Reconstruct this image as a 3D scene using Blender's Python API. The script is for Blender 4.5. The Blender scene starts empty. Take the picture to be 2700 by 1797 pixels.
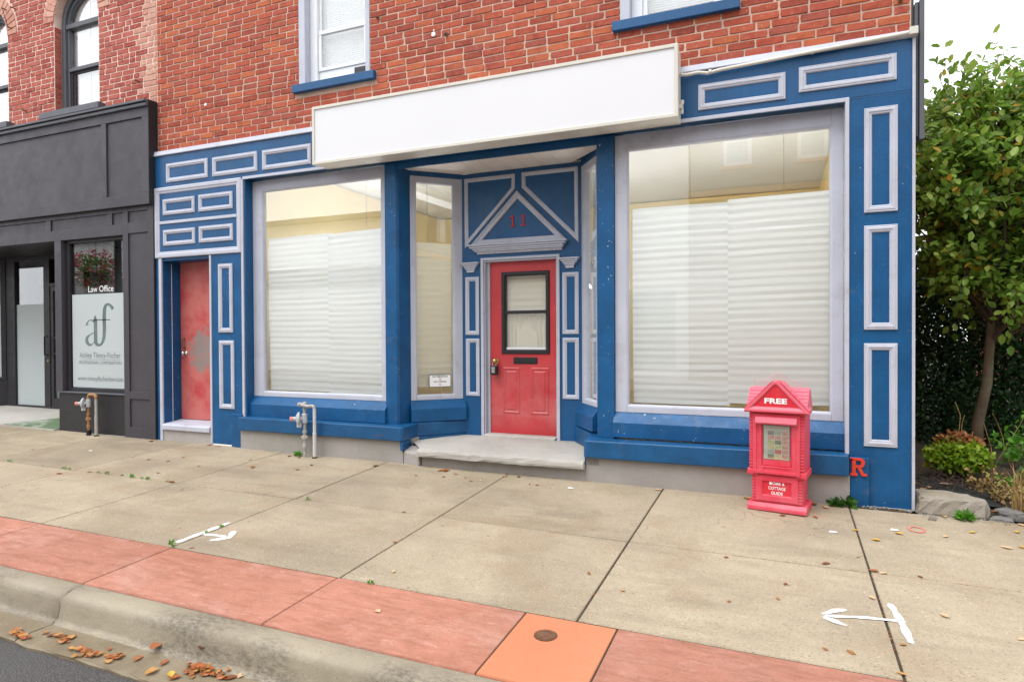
import bpy, math, random
import numpy as np
from mathutils import Matrix, Vector
random.seed(7)
rng = np.random.default_rng(11)
SC = bpy.context.scene
COL = SC.collection

# ------------------------------------------------------------------ camera
def cam_axes(yaw, pit, rol):
    cy, sy = math.cos(yaw), math.sin(yaw)
    fwd, right, up = Vector((sy, cy, 0)), Vector((cy, -sy, 0)), Vector((0, 0, 1))
    cp, sp = math.cos(pit), math.sin(pit)
    f2 = cp*fwd + sp*up; u2 = cp*up - sp*fwd
    cr, sr = math.cos(rol), math.sin(rol)
    return cr*right + sr*u2, cr*u2 - sr*right, f2
cd = bpy.data.cameras.new('camera'); cam = bpy.data.objects.new('camera', cd); COL.objects.link(cam)
r_, u_, f_ = cam_axes(math.radians(-22.870), math.radians(-0.605), math.radians(-0.285))
m = Matrix(((r_.x, u_.x, -f_.x, 0.0), (r_.y, u_.y, -f_.y, -6.0), (r_.z, u_.z, -f_.z, 1.40), (0, 0, 0, 1)))
cam.matrix_world = m
cd.sensor_width = 36.0; cd.lens = 22.657; cd.clip_start = 0.05; cd.clip_end = 500
SC.camera = cam

# ------------------------------------------------------------------ overcast sky, soft sun, exposure
SUN_EL, SUN_AZ = math.radians(62), math.radians(205)      # azimuth clockwise from +y
w = bpy.data.worlds.new('World'); SC.world = w; w.use_nodes = True
nt = w.node_tree; bg = nt.nodes['Background']
sky = nt.nodes.new('ShaderNodeTexSky'); sky.sky_type = 'NISHITA'; sky.sun_disc = False
sky.sun_elevation = SUN_EL; sky.sun_rotation = SUN_AZ; sky.dust_density = 4.0
hs = nt.nodes.new('ShaderNodeHueSaturation'); hs.inputs['Saturation'].default_value = 0.12
nt.links.new(sky.outputs[0], hs.inputs['Color'])
mx = nt.nodes.new('ShaderNodeMix'); mx.data_type = 'RGBA'; mx.inputs[0].default_value = 0.72   # cloud layer
nt.links.new(hs.outputs[0], mx.inputs[6]); mx.inputs[7].default_value = (14.0, 14.25, 14.7, 1)
nt.links.new(mx.outputs[2], bg.inputs['Color']); bg.inputs['Strength'].default_value = 0.10
sl = bpy.data.lights.new('sun', 'SUN'); so = bpy.data.objects.new('sun', sl); COL.objects.link(so)
sl.energy = 1.25; sl.angle = math.radians(35); sl.color = (1.0, 0.97, 0.92)
sd = Vector((math.sin(SUN_AZ)*math.cos(SUN_EL), math.cos(SUN_AZ)*math.cos(SUN_EL), math.sin(SUN_EL)))
so.rotation_euler = sd.to_track_quat('Z', 'Y').to_euler()
so.location = sd*30
SC.view_settings.view_transform = 'Standard'; SC.view_settings.look = 'None'
SC.view_settings.exposure = 0.80; SC.view_settings.gamma = 1.0; SC.view_settings.use_curve_mapping = False
SC.render.engine = 'CYCLES'
SC.cycles.max_bounces = 10; SC.cycles.transparent_max_bounces = 16

# ------------------------------------------------------------------ materials
def mat_new(name):
    mt = bpy.data.materials.new(name); mt.use_nodes = True
    return mt, mt.node_tree, mt.node_tree.nodes['Principled BSDF']
def N(nt, typ, ins=None, **kw):
    n = nt.nodes.new(typ)
    for k, v in kw.items(): setattr(n, k, v)
    for k, v in (ins or {}).items():
        if isinstance(v, bpy.types.NodeSocket): nt.links.new(v, n.inputs[k])
        else: n.inputs[k].default_value = v
    return n
def c4(c): return (c[0], c[1], c[2], 1.0)
def mul(c, k): return tuple(min(1.0, x*k) for x in c)
def mixc(nt, fac, a, b, blend='MIX'):
    n = nt.nodes.new('ShaderNodeMix'); n.data_type = 'RGBA'; n.blend_type = blend
    for i, v in ((0, fac), (6, a), (7, b)):
        if isinstance(v, bpy.types.NodeSocket): nt.links.new(v, n.inputs[i])
        else: n.inputs[i].default_value = v if i == 0 else c4(v)
    return n.outputs[2]
def pos(nt): return nt.nodes.new('ShaderNodeNewGeometry').outputs['Position']
def noise(nt, vec, scale, detail=4, rough=0.55, dist=0.0):
    return N(nt, 'ShaderNodeTexNoise', {'Vector': vec, 'Scale': scale, 'Detail': detail, 'Roughness': rough, 'Distortion': dist}).outputs['Fac']
def ramp(nt, fac, lo, hi, a=0.0, b=1.0):
    return N(nt, 'ShaderNodeMapRange', {'Value': fac, 'From Min': lo, 'From Max': hi, 'To Min': a, 'To Max': b}).outputs['Result']
def mth(nt, op, a, b=0.0, clamp=False):
    n = nt.nodes.new('ShaderNodeMath'); n.operation = op; n.use_clamp = clamp
    for i, v in ((0, a), (1, b)):
        if isinstance(v, bpy.types.NodeSocket): nt.links.new(v, n.inputs[i])
        else: n.inputs[i].default_value = v
    return n.outputs[0]
def scaled(nt, vec, s): return N(nt, 'ShaderNodeMapping', {'Vector': vec, 'Scale': s}).outputs[0]
def bump(nt, h, strength, dist, bsdf):
    b = N(nt, 'ShaderNodeBump', {'Height': h, 'Strength': strength, 'Distance': dist}); nt.links.new(b.outputs[0], bsdf.inputs['Normal'])

def paint(name, col, rough=0.45, var=0.10, scale=2.5, bmp=0.15, bs=60, chips=None, streak=0.0, grime=None, spec=0.4, metallic=0.0, local=False):
    mt, nt, b = mat_new(name)
    p = N(nt, 'ShaderNodeTexCoord').outputs['Object'] if local else pos(nt)
    n1 = noise(nt, p, scale, 5)
    c = mixc(nt, ramp(nt, n1, 0.3, 0.7), mul(col, 1-var), mul(col, 1+var))
    if streak:
        n2 = noise(nt, scaled(nt, p, (14, 14, 0.9)), 2.0, 5)
        c = mixc(nt, ramp(nt, n2, 0.45, 0.75, 0, streak), c, mul(col, 0.6))
    if grime:
        gcol, lo, hi, gs, ga = grime
        c = mixc(nt, ramp(nt, noise(nt, p, gs, 6, 0.65), lo, hi, 0, ga), c, gcol)
    if chips:
        ccol, thr, cs = chips
        c = mixc(nt, ramp(nt, noise(nt, p, cs, 5, 0.6), thr, thr+0.02), c, ccol)
    nt.links.new(c, b.inputs['Base Color'])
    b.inputs['Roughness'].default_value = rough; b.inputs['Specular IOR Level'].default_value = spec; b.inputs['Metallic'].default_value = metallic
    rv = ramp(nt, noise(nt, p, scale*3, 4), 0.3, 0.7, max(0.05, rough-0.08), min(1, rough+0.1)); nt.links.new(rv, b.inputs['Roughness'])
    if bmp: bump(nt, noise(nt, p, bs, 4), bmp, 0.004, b)
    return mt

def brick_mat(name, cols, pale, stain=0.0, palefac=0.35):
    mt, nt, b = mat_new(name); g = nt.nodes.new('ShaderNodeNewGeometry'); p = g.outputs['Position']
    rnd = mth(nt, 'FRACT', mth(nt, 'ADD', N(nt, 'ShaderNodeObjectInfo').outputs['Random'], g.outputs['Random Per Island']))
    cr = nt.nodes.new('ShaderNodeValToRGB'); nt.links.new(rnd, cr.inputs[0]); e = cr.color_ramp.elements
    while len(e) < len(cols): e.new(0.5)
    for i, c in enumerate(cols): e[i].position = i/(len(cols)-1); e[i].color = c4(c)
    n1 = noise(nt, p, 22, 6, 0.65)
    c = mixc(nt, ramp(nt, n1, 0.42, 0.72, 0, palefac), cr.outputs[0], pale)
    n2 = noise(nt, p, 9, 5, 0.7)
    c = mixc(nt, ramp(nt, n2, 0.5, 0.75, 0, 0.5), c, mul(cols[0], 0.55))
    n4 = noise(nt, p, 60, 3)
    c = mixc(nt, ramp(nt, n4, 0.66, 0.72, 0, 0.6), c, (0.62, 0.42, 0.33))
    if stain:
        c = mixc(nt, ramp(nt, noise(nt, scaled(nt, p, (1, 1, 2.2)), 1.1, 5, 0.6), 0.56, 0.74, 0, stain), c, (0.07, 0.045, 0.04))
    nt.links.new(c, b.inputs['Base Color']); b.inputs['Roughness'].default_value = 0.9; b.inputs['Specular IOR Level'].default_value = 0.2
    bump(nt, mth(nt, 'ADD', noise(nt, p, 70, 6, 0.7), mth(nt, 'MULTIPLY', n2, 1.5)), 0.55, 0.006, b)
    return mt

def glass_mat(name, tint=(0.93, 0.96, 0.95), ior=1.5, boost=1.0):
    mt, nt, b = mat_new(name); out = nt.nodes['Material Output']; nt.nodes.remove(b)
    bf = nt.nodes.new('ShaderNodeNewGeometry').outputs['Backfacing']
    fr = N(nt, 'ShaderNodeFresnel', {'IOR': ramp(nt, bf, 0.0, 1.0, ior, 1.0/ior)})
    p = pos(nt); nb = N(nt, 'ShaderNodeBump', {'Height': noise(nt, p, 1.3, 2), 'Strength': 0.006, 'Distance': 0.05})
    gl = N(nt, 'ShaderNodeBsdfGlossy', {'Color': (1, 1, 1, 1), 'Roughness': 0.0, 'Normal': nb.outputs[0]})
    tr = N(nt, 'ShaderNodeBsdfTransparent', {'Color': c4(tint)})
    fac = mth(nt, 'MULTIPLY', fr.outputs[0], boost, True)
    mx = N(nt, 'ShaderNodeMixShader', {0: fac, 1: tr.outputs[0], 2: gl.outputs[0]})
    nt.links.new(mx.outputs[0], out.inputs[0]); return mt

def leaf_mat(name, cols, trans=0.35, rough=0.42, yellow=None):
    mt, nt, b = mat_new(name); out = nt.nodes['Material Output']; g = nt.nodes.new('ShaderNodeNewGeometry')
    rnd = mth(nt, 'FRACT', mth(nt, 'ADD', N(nt, 'ShaderNodeObjectInfo').outputs['Random'], g.outputs['Random Per Island']))
    cr = nt.nodes.new('ShaderNodeValToRGB'); nt.links.new(rnd, cr.inputs[0]); e = cr.color_ramp.elements
    cr.color_ramp.interpolation = 'LINEAR'
    while len(e) < len(cols): e.new(0.5)
    for i, c in enumerate(cols):
        e[i].position = c[3] if len(c) > 3 else i/(len(cols)-1); e[i].color = c4(c)
    nt.links.new(cr.outputs[0], b.inputs['Base Color']); b.inputs['Roughness'].default_value = rough
    b.inputs['Specular IOR Level'].default_value = 0.35
    t = N(nt, 'ShaderNodeBsdfTranslucent', {'Color': cr.outputs[0]})
    mx = N(nt, 'ShaderNodeMixShader', {0: trans, 1: b.outputs[0], 2: t.outputs[0]})
    nt.links.new(mx.outputs[0], out.inputs[0]); return mt

def concrete(name, col, dark, speck=0.5, blot=0.5, rough=0.85, bmp=0.4, tint=None, wet=0.0, crack=0.0, streaky=False):
    mt, nt, b = mat_new(name); p = pos(nt)
    oi = N(nt, 'ShaderNodeObjectInfo').outputs['Random']
    n1 = noise(nt, p, 0.9, 7, 0.62, 0.4)
    c = mixc(nt, ramp(nt, n1, 0.38, 0.68, 0, blot), col, dark)
    if tint: c = mixc(nt, ramp(nt, noise(nt, p, 1.7, 5, 0.6, 0.8), 0.5, 0.72, 0, 0.6), c, tint)
    if streaky:
        c = mixc(nt, ramp(nt, noise(nt, scaled(nt, p, (2.2, 9.0, 1)), 2.2, 7, 0.68, 0.5), 0.44, 0.68, 0, 0.8), c, mul(dark, 0.85))
        c = mixc(nt, ramp(nt, noise(nt, scaled(nt, p, (3.0, 8.0, 1)), 3.1, 6, 0.7, 0.3), 0.55, 0.75, 0, 0.7), c, mul(tint, 1.1))
    if crack:
        ve = N(nt, 'ShaderNodeTexVoronoi', {'Vector': N(nt, 'ShaderNodeVectorMath', {0: p, 1: N(nt, 'ShaderNodeTexNoise', {'Vector': p, 'Scale': 3.0}).outputs['Color']}, operation='ADD').outputs[0], 'Scale': 0.55}, feature='DISTANCE_TO_EDGE').outputs['Distance']
        ck = mth(nt, 'MULTIPLY', ramp(nt, ve, 0.0, 0.006, 1.0, 0.0), ramp(nt, noise(nt, p, 0.7, 3), 0.52, 0.60), True)
        c = mixc(nt, mth(nt, 'MULTIPLY', ck, crack), c, mul(dark, 0.4))
        gm = N(nt, 'ShaderNodeTexVoronoi', {'Vector': p, 'Scale': 3.3})
        c = mixc(nt, ramp(nt, gm.outputs['Distance'], 0.045, 0.055, 0.55, 0.0), c, mul(dark, 0.55))
        rb = N(nt, 'ShaderNodeTexVoronoi', {'Vector': p, 'Scale': 9.0})
        c = mixc(nt, ramp(nt, rb.outputs['Distance'], 0.04, 0.06, 0.5, 0.0), c, mul(col, 1.35))
        c = mixc(nt, ramp(nt, noise(nt, scaled(nt, p, (0.5, 2.0, 1)), 1.3, 6, 0.65, 0.6), 0.50, 0.70, 0, 0.6), c, mul(dark, 0.80))
    n2 = noise(nt, p, 85, 3, 0.7)
    c = mixc(nt, ramp(nt, n2, 0.54, 0.70, 0, speck), c, mul(dark, 0.5))
    n3 = noise(nt, p, 62, 2, 0.6)
    c = mixc(nt, ramp(nt, n3, 0.60, 0.75, 0, speck*0.7), c, mul(col, 1.45))
    n5 = noise(nt, p, 11, 6, 0.7)
    c = mixc(nt, ramp(nt, n5, 0.35, 0.75, 0, 0.28), c, mul(dark, 0.9))
    hsv = N(nt, 'ShaderNodeHueSaturation', {'Color': c, 'Value': ramp(nt, oi, 0, 1, 0.86, 1.10)})
    nt.links.new(hsv.outputs[0], b.inputs['Base Color'])
    if wet: nt.links.new(ramp(nt, n1, 0.42, 0.66, rough, rough-wet), b.inputs['Roughness'])
    else: b.inputs['Roughness'].default_value = rough
    b.inputs['Specular IOR Level'].default_value = 0.3
    bump(nt, mth(nt, 'ADD', n2, mth(nt, 'MULTIPLY', n5, 1.2)), bmp, 0.004, b)
    return mt

MT = {}
BLUE = (0.006, 0.076, 0.205); TRIM = (0.455, 0.475, 0.555)
MT['blue'] = paint('blue_paint', BLUE, 0.40, 0.16, 1.6, 0.10, 90, chips=((0.35, 0.42, 0.50), 0.735, 46), streak=0.3, spec=0.4)
MT['blue_worn'] = paint('blue_worn_paint', (0.006, 0.078, 0.21), 0.42, 0.18, 4, 0.5, 55, chips=((0.42, 0.43, 0.42), 0.685, 30), streak=0.2, grime=((0.16, 0.15, 0.14), 0.60, 0.82, 5, 0.4), spec=0.3)
MT['blue_stone'] = paint('blue_painted_stone', (0.006, 0.076, 0.20), 0.38, 0.2, 5, 1.0, 26, chips=((0.40, 0.42, 0.42), 0.72, 24), streak=0.2, grime=((0.17, 0.085, 0.04), 0.64, 0.78, 4.2, 0.55), spec=0.4)
MT['trim'] = paint('lavender_trim_paint', TRIM, 0.5, 0.06, 3, 0.08, 80, grime=((0.26, 0.22, 0.20), 0.54, 0.80, 5, 0.5), chips=((0.16, 0.15, 0.14), 0.75, 34), streak=0.10)
MT['white'] = paint('white_vinyl', (0.74, 0.76, 0.79), 0.4, 0.03, 3, 0.03, 80)
MT['sign_face'] = paint('white_sign_acrylic', (0.68, 0.685, 0.715), 0.45, 0.01, 0.8, 0.0, 10)
MT['sign_metal'] = paint('off_white_sign_metal', (0.60, 0.58, 0.52), 0.45, 0.05, 4, 0.05, 60, grime=((0.22, 0.17, 0.12), 0.62, 0.85, 9, 0.5))
MT['soffit'] = paint('cream_soffit_board', (0.84, 0.78, 0.72), 0.55, 0.03, 2, 0.04, 60, grime=((0.4, 0.33, 0.27), 0.6, 0.85, 6, 0.35))
MT['mortar'] = paint('pale_mortar', (0.52, 0.375, 0.30), 0.95, 0.18, 6, 0.7, 90, grime=((0.50, 0.24, 0.18), 0.55, 0.75, 3.0, 0.5), spec=0.1)
MT['mortar_n'] = paint('neighbour_mortar', (0.70, 0.54, 0.47), 0.95, 0.1, 6, 0.7, 90, grime=((0.52, 0.2, 0.16), 0.5, 0.7, 2.0, 0.5), spec=0.1)
MT['brick'] = brick_mat('red_brick', [(0.25, 0.050, 0.034), (0.33, 0.070, 0.042), (0.40, 0.090, 0.050), (0.36, 0.078, 0.054), (0.45, 0.120, 0.052), (0.31, 0.078, 0.058), (0.38, 0.070, 0.040)], (0.50, 0.20, 0.135), stain=0.22, palefac=0.25)
MT['brick_n'] = brick_mat('neighbour_brick', [(0.27, 0.048, 0.036), (0.34, 0.070, 0.052), (0.38, 0.095, 0.068), (0.35, 0.082, 0.064), (0.41, 0.110, 0.076)], (0.55, 0.30, 0.25), stain=0.1)
MT['brick_pale'] = brick_mat('pale_washed_brick', [(0.44, 0.17, 0.125), (0.50, 0.24, 0.18), (0.55, 0.30, 0.23)], (0.60, 0.40, 0.32), palefac=0.7)
MT['glass'] = glass_mat('window_glass', tint=(0.985, 0.99, 0.985), boost=2.8)
MT['glass_dark'] = glass_mat('dark_window_glass', tint=(0.86, 0.90, 0.90), boost=2.0)
MT['frost'] = paint('frosted_film', (0.43, 0.48, 0.49), 0.65, 0.03, 1.5, 0.0, spec=0.3)
MT['dark'] = paint('charcoal_paint', (0.050, 0.046, 0.056), 0.5, 0.08, 2, 0.12, 70, chips=((0.35, 0.33, 0.33), 0.78, 45), streak=0.12)
MT['black'] = paint('black_paint', (0.018, 0.017, 0.021), 0.45, 0.15, 3, 0.1, 60, chips=((0.3, 0.28, 0.28), 0.79, 45))
MT['grey_sill'] = paint('slate_grey_paint', (0.090, 0.096, 0.112), 0.5, 0.06, 3, 0.1, 60)
MT['interior'] = paint('cream_interior_wall', (0.76, 0.71, 0.58), 0.7, 0.03, 1, 0.0)
MT['interior_y'] = paint('yellow_interior_wall', (0.72, 0.58, 0.30), 0.7, 0.03, 1, 0.0)
MT['ceil_in'] = paint('white_ceiling_tile', (0.74, 0.73, 0.69), 0.8, 0.03, 1, 0.0)
MT['floor_in'] = paint('interior_floor', (0.40, 0.36, 0.30), 0.6, 0.1, 2, 0.0)
MT['conc_base'] = concrete('pale_rendered_concrete', (0.39, 0.365, 0.35), (0.26, 0.24, 0.222), 0.25, 0.6, 0.85, 0.3, tint=(0.30, 0.31, 0.26))
MT['step'] = concrete('worn_step_concrete', (0.46, 0.44, 0.41), (0.29, 0.27, 0.25), 0.3, 0.7, 0.85, 0.8, tint=(0.34, 0.36, 0.28))
MT['walk'] = concrete('tan_pavement_concrete', (0.385, 0.322, 0.232), (0.240, 0.196, 0.140), 0.85, 0.75, 0.80, 0.6, tint=(0.285, 0.200, 0.125), crack=0.6, wet=0.2)
MT['redwalk'] = concrete('red_tinted_concrete', (0.42, 0.188, 0.135), (0.29, 0.120, 0.075), 0.4, 0.6, 0.74, 0.45, tint=(0.46, 0.275, 0.225), streaky=True, wet=0.2)
MT['orange'] = concrete('orange_tinted_concrete', (0.53, 0.200, 0.105), (0.43, 0.150, 0.078), 0.22, 0.4, 0.75, 0.2)
MT['kerb'] = concrete('kerb_concrete', (0.36, 0.30, 0.205), (0.25, 0.205, 0.14), 0.4, 0.5, 0.8, 0.5)
MT['joint'] = paint('dark_joint_soil', (0.045, 0.034, 0.022), 0.95, 0.4, 14, 0.8, 60)
MT['black_plastic'] = paint('black_plastic', (0.012, 0.012, 0.014), 0.35, 0.1, 5, 0.05, 60, local=True)
MT['steel'] = paint('polished_steel', (0.62, 0.60, 0.55), 0.25, 0.05, 5, 0.0, metallic=1.0)
MT['brass'] = paint('brass', (0.60, 0.42, 0.16), 0.28, 0.08, 5, 0.0, metallic=1.0)
MT['dig_red'] = paint('red_number_paint', (0.42, 0.020, 0.028), 0.4, 0.05, 5, 0.05)
MT['rletter'] = paint('red_letter_paint', (0.62, 0.045, 0.022), 0.45, 0.1, 9, 0.3, 60, chips=((0.16, 0.04, 0.02), 0.70, 40))
MT['paper_print'] = paint('white_print', (0.82, 0.83, 0.84), 0.6, 0.02, 3, 0.0)
MT['dark_print'] = paint('dark_print', (0.03, 0.03, 0.035), 0.6, 0.02, 3, 0.0)
MT['teal_clear'] = paint('clear_cut_lettering', (0.115, 0.165, 0.16), 0.15, 0.35, 2.2, 0.0, spec=0.7)
MT['grey_print'] = paint('grey_print', (0.22, 0.25, 0.26), 0.5, 0.02, 3, 0.0)
MT['red_print'] = paint('red_print', (0.65, 0.14, 0.12), 0.6, 0.02, 3, 0.0)

def mt_red_main():
    mt, nt, b = mat_new('red_door_paint'); p = pos(nt); col = (0.50, 0.035, 0.042)
    c = mixc(nt, ramp(nt, noise(nt, p, 2.4, 5), 0.35, 0.7), mul(col, 0.88), mul(col, 1.1))
    # pale scuffing on the lower half of the leaf, worn by feet and hands
    z = N(nt, 'ShaderNodeSeparateXYZ', {0: p}).outputs[2]
    k = mth(nt, 'MULTIPLY', ramp(nt, z, 1.15, 0.6), ramp(nt, noise(nt, p, 3.2, 6, 0.62), 0.30, 0.58, 0, 0.75), True)
    k = mth(nt, 'MULTIPLY', k, ramp(nt, z, 0.30, 0.48), True)
    c = mixc(nt, k, c, (0.56, 0.16, 0.155))
    c = mixc(nt, ramp(nt, noise(nt, scaled(nt, p, (1, 1, 3)), 16, 5, 0.6), 0.70, 0.73, 0, 0.5), c, (0.64, 0.36, 0.34))
    nt.links.new(c, b.inputs['Base Color']); b.inputs['Roughness'].default_value = 0.42
    bump(nt, noise(nt, scaled(nt, p, (120, 120, 12)), 3, 4), 0.10, 0.002, b); return mt
MT['red_door'] = mt_red_main()

def mt_red_old():
    mt, nt, b = mat_new('worn_red_door_paint'); p = pos(nt); x, y, z = N(nt, 'ShaderNodeSeparateXYZ', {0: p}).outputs
    base = (0.46, 0.034, 0.040)
    c = mixc(nt, ramp(nt, noise(nt, p, 3, 6, 0.62), 0.30, 0.56, 0, 0.92), base, (0.54, 0.155, 0.135))
    c = mixc(nt, ramp(nt, noise(nt, scaled(nt, p, (1, 1, 0.5)), 12, 5, 0.65), 0.60, 0.68, 0, 0.55), c, (0.50, 0.05, 0.05))
    # the bare grey patch where the old lock plate was rubbed
    d1 = mth(nt, 'ADD', mth(nt, 'POWER', mth(nt, 'MULTIPLY', mth(nt, 'ADD', x, 7.10), 1/0.26), 2.0), mth(nt, 'POWER', mth(nt, 'MULTIPLY', mth(nt, 'ADD', z, -1.20), 1/0.30), 2.0))
    nz = noise(nt, p, 7.5, 7, 0.72)
    f = mth(nt, 'SUBTRACT', mth(nt, 'ADD', mth(nt, 'MULTIPLY', nz, 4.6), -1.55), d1)
    c = mixc(nt, ramp(nt, f, -0.25, 0.30, 0, 0.88), c, (0.235, 0.215, 0.20))
    c = mixc(nt, ramp(nt, noise(nt, p, 26, 5, 0.6), 0.69, 0.72, 0, 0.7), c, (0.55, 0.42, 0.40))
    nt.links.new(c, b.inputs['Base Color']); b.inputs['Roughness'].default_value = 0.55
    bump(nt, noise(nt, p, 45, 4), 0.15, 0.003, b); return mt
MT['red_old'] = mt_red_old()

def mt_blind(name, col):
    mt, nt, b = mat_new(name); out = nt.nodes['Material Output']
    p = pos(nt); c = mixc(nt, noise(nt, p, 1.4, 4), mul(col, 0.97), mul(col, 1.01))
    nt.links.new(c, b.inputs['Base Color']); b.inputs['Roughness'].default_value = 0.8
    t = N(nt, 'ShaderNodeBsdfTranslucent', {'Color': c4(col)})
    mx = N(nt, 'ShaderNodeMixShader', {0: 0.30, 1: b.outputs[0], 2: t.outputs[0]}); nt.links.new(mx.outputs[0], out.inputs[0]); return mt
MT['blind'] = mt_blind('white_pleated_paper', (0.89, 0.925, 0.95))
MT['blind_c'] = mt_blind('cream_paper', (0.84, 0.80, 0.67))

def mt_news(name, col, fade):
    mt, nt, b = mat_new(name); p = N(nt, 'ShaderNodeTexCoord').outputs['Object']
    n1 = noise(nt, p, 5, 5, 0.6); n2 = noise(nt, p, 1.5, 3)
    c = mixc(nt, ramp(nt, mth(nt, 'ADD', mth(nt, 'MULTIPLY', n1, 0.5), mth(nt, 'MULTIPLY', n2, 0.5)), 0.38, 0.68, 0.0, fade), col, (0.66, 0.16, 0.21))
    c = mixc(nt, ramp(nt, noise(nt, scaled(nt, p, (1, 1, 3)), 34, 6, 0.7), 0.62, 0.70, 0, 0.55), c, (0.72, 0.36, 0.38))
    c = mixc(nt, ramp(nt, noise(nt, scaled(nt, p, (6, 6, 1)), 4, 6, 0.7), 0.56, 0.78, 0, 0.45), c, (0.16, 0.02, 0.03))
    nt.links.new(c, b.inputs['Base Color']); b.inputs['Roughness'].default_value = 0.5
    bump(nt, noise(nt, p, 90, 3), 0.12, 0.002, b); return mt
MT['news'] = mt_news('faded_red_plastic', (0.62, 0.020, 0.052), 0.65)
MT['news_top'] = mt_news('pale_red_plastic', (0.66, 0.10, 0.15), 0.9)  # paler red for the roof, awning and gable trim
MT['news_panel'] = mt_news('red_print_panel', (0.60, 0.012, 0.030), 0.15)

def mt_asphalt():
    mt, nt, b = mat_new('wet_asphalt'); p = pos(nt)
    v = N(nt, 'ShaderNodeTexVoronoi', {'Vector': p, 'Scale': 110.0})
    c = mixc(nt, ramp(nt, noise(nt, p, 140, 3, 0.6), 0.45, 0.75), (0.035, 0.034, 0.035), (0.14, 0.13, 0.125))
    c = mixc(nt, ramp(nt, noise(nt, p, 3, 5), 0.4, 0.7, 0, 0.5), c, (0.045, 0.04, 0.036))
    nt.links.new(c, b.inputs['Base Color']); nt.links.new(ramp(nt, noise(nt, p, 2.2, 4), 0.35, 0.65, 0.75, 0.35), b.inputs['Roughness'])
    bump(nt, v.outputs['Distance'], 0.6, 0.006, b); return mt
MT['asphalt'] = mt_asphalt()

def mt_kerbface():
    mt, nt, b = mat_new('scuffed_kerb_concrete'); p = pos(nt)
    c = mixc(nt, ramp(nt, noise(nt, p, 1.3, 6, 0.6), 0.38, 0.68), (0.310, 0.268, 0.195), (0.235, 0.200, 0.145))
    # tyre scuffs and runoff dirt, in long smears and dark flecks
    blot = ramp(nt, noise(nt, scaled(nt, p, (0.8, 1.6, 2.2)), 2.4, 3, 0.5), 0.48, 0.68)
    fine = ramp(nt, noise(nt, scaled(nt, p, (1.0, 2.0, 2.0)), 26, 6, 0.75), 0.36, 0.60)
    c = mixc(nt, mth(nt, 'MULTIPLY', mth(nt, 'MULTIPLY', blot, fine), 0.85), c, (0.085, 0.070, 0.052))
    c = mixc(nt, ramp(nt, noise(nt, p, 75, 4, 0.7), 0.58, 0.72, 0, 0.6), c, (0.10, 0.085, 0.065))
    c = mixc(nt, ramp(nt, noise(nt, p, 55, 3, 0.7), 0.62, 0.76, 0, 0.45), c, (0.52, 0.46, 0.36))
    nt.links.new(c, b.inputs['Base Color']); nt.links.new(ramp(nt, noise(nt, p, 2.0, 4), 0.35, 0.65, 0.82, 0.45), b.inputs['Roughness'])
    bump(nt, mth(nt, 'ADD', noise(nt, p, 60, 5, 0.7), noise(nt, p, 12, 4)), 0.5, 0.006, b); return mt
MT['kerbface'] = mt_kerbface()
MT['gutter'] = concrete('damp_gutter_concrete', (0.225, 0.180, 0.115), (0.125, 0.098, 0.065), 0.5, 0.7, 0.55, 0.6, tint=(0.30, 0.26, 0.19), wet=0.28)

def mt_spray(name, col):
    mt, nt, b = mat_new(name); out = nt.nodes['Material Output']; p = pos(nt)
    at = N(nt, 'ShaderNodeAttribute', attribute_name='edge').outputs['Fac']
    b.inputs['Base Color'].default_value = c4(col); b.inputs['Roughness'].default_value = 0.85
    k = mth(nt, 'SUBTRACT', mth(nt, 'MULTIPLY', at, 1.95), mth(nt, 'MULTIPLY', noise(nt, p, 70, 4, 0.75), 1.35))
    tr = N(nt, 'ShaderNodeBsdfTransparent')
    mx = N(nt, 'ShaderNodeMixShader', {0: ramp(nt, k, 0.0, 0.6), 1: tr.outputs[0], 2: b.outputs[0]})
    nt.links.new(mx.outputs[0], out.inputs[0]); return mt
MT['spray'] = mt_spray('white_spray_paint', (0.86, 0.86, 0.84))
MT['spray_red'] = mt_spray('faded_red_spray_paint', (0.62, 0.19, 0.15))
MT['rock'] = concrete('lichen_grey_stone', (0.31, 0.285, 0.255), (0.17, 0.14, 0.10), 0.3, 0.7, 0.9, 1.0, tint=(0.21, 0.17, 0.075))
MT['slate'] = concrete('grey_slate', (0.24, 0.235, 0.225), (0.13, 0.125, 0.12), 0.2, 0.6, 0.7, 0.6)
MT['tarp'] = paint('dark_weed_fabric', (0.022, 0.026, 0.026), 0.6, 0.3, 6, 0.5, 60)
MT['soil'] = paint('dark_garden_soil', (0.045, 0.034, 0.022), 0.95, 0.4, 5, 0.9, 30)
MT['bark'] = paint('grey_brown_bark', (0.11, 0.078, 0.050), 0.9, 0.3, 7, 0.9, 45, grime=((0.17, 0.18, 0.11), 0.5, 0.7, 4, 0.5))
MT['twig'] = paint('dark_twig', (0.085, 0.060, 0.045), 0.9, 0.2, 7, 0.3, 45)
MT['leaf'] = leaf_mat('green_tree_leaf', [(0.120, 0.240, 0.036, 0.0), (0.210, 0.375, 0.055, 0.35), (0.315, 0.485, 0.080, 0.70), (0.420, 0.560, 0.130, 0.93), (0.52, 0.37, 0.040, 0.955), (0.58, 0.33, 0.04, 1.0)], 0.52, 0.30)
MT['hedge'] = leaf_mat('dark_evergreen_leaf', [(0.018, 0.058, 0.022), (0.042, 0.115, 0.040), (0.080, 0.180, 0.060)], 0.3, 0.5)
MT['shrub'] = leaf_mat('yellow_green_leaf', [(0.12, 0.25, 0.015), (0.22, 0.36, 0.020), (0.36, 0.46, 0.030)], 0.4)
MT['brown_leaf'] = leaf_mat('dry_brown_leaf', [(0.20, 0.075, 0.025), (0.32, 0.13, 0.045), (0.42, 0.19, 0.07)], 0.25, 0.7)
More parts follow.
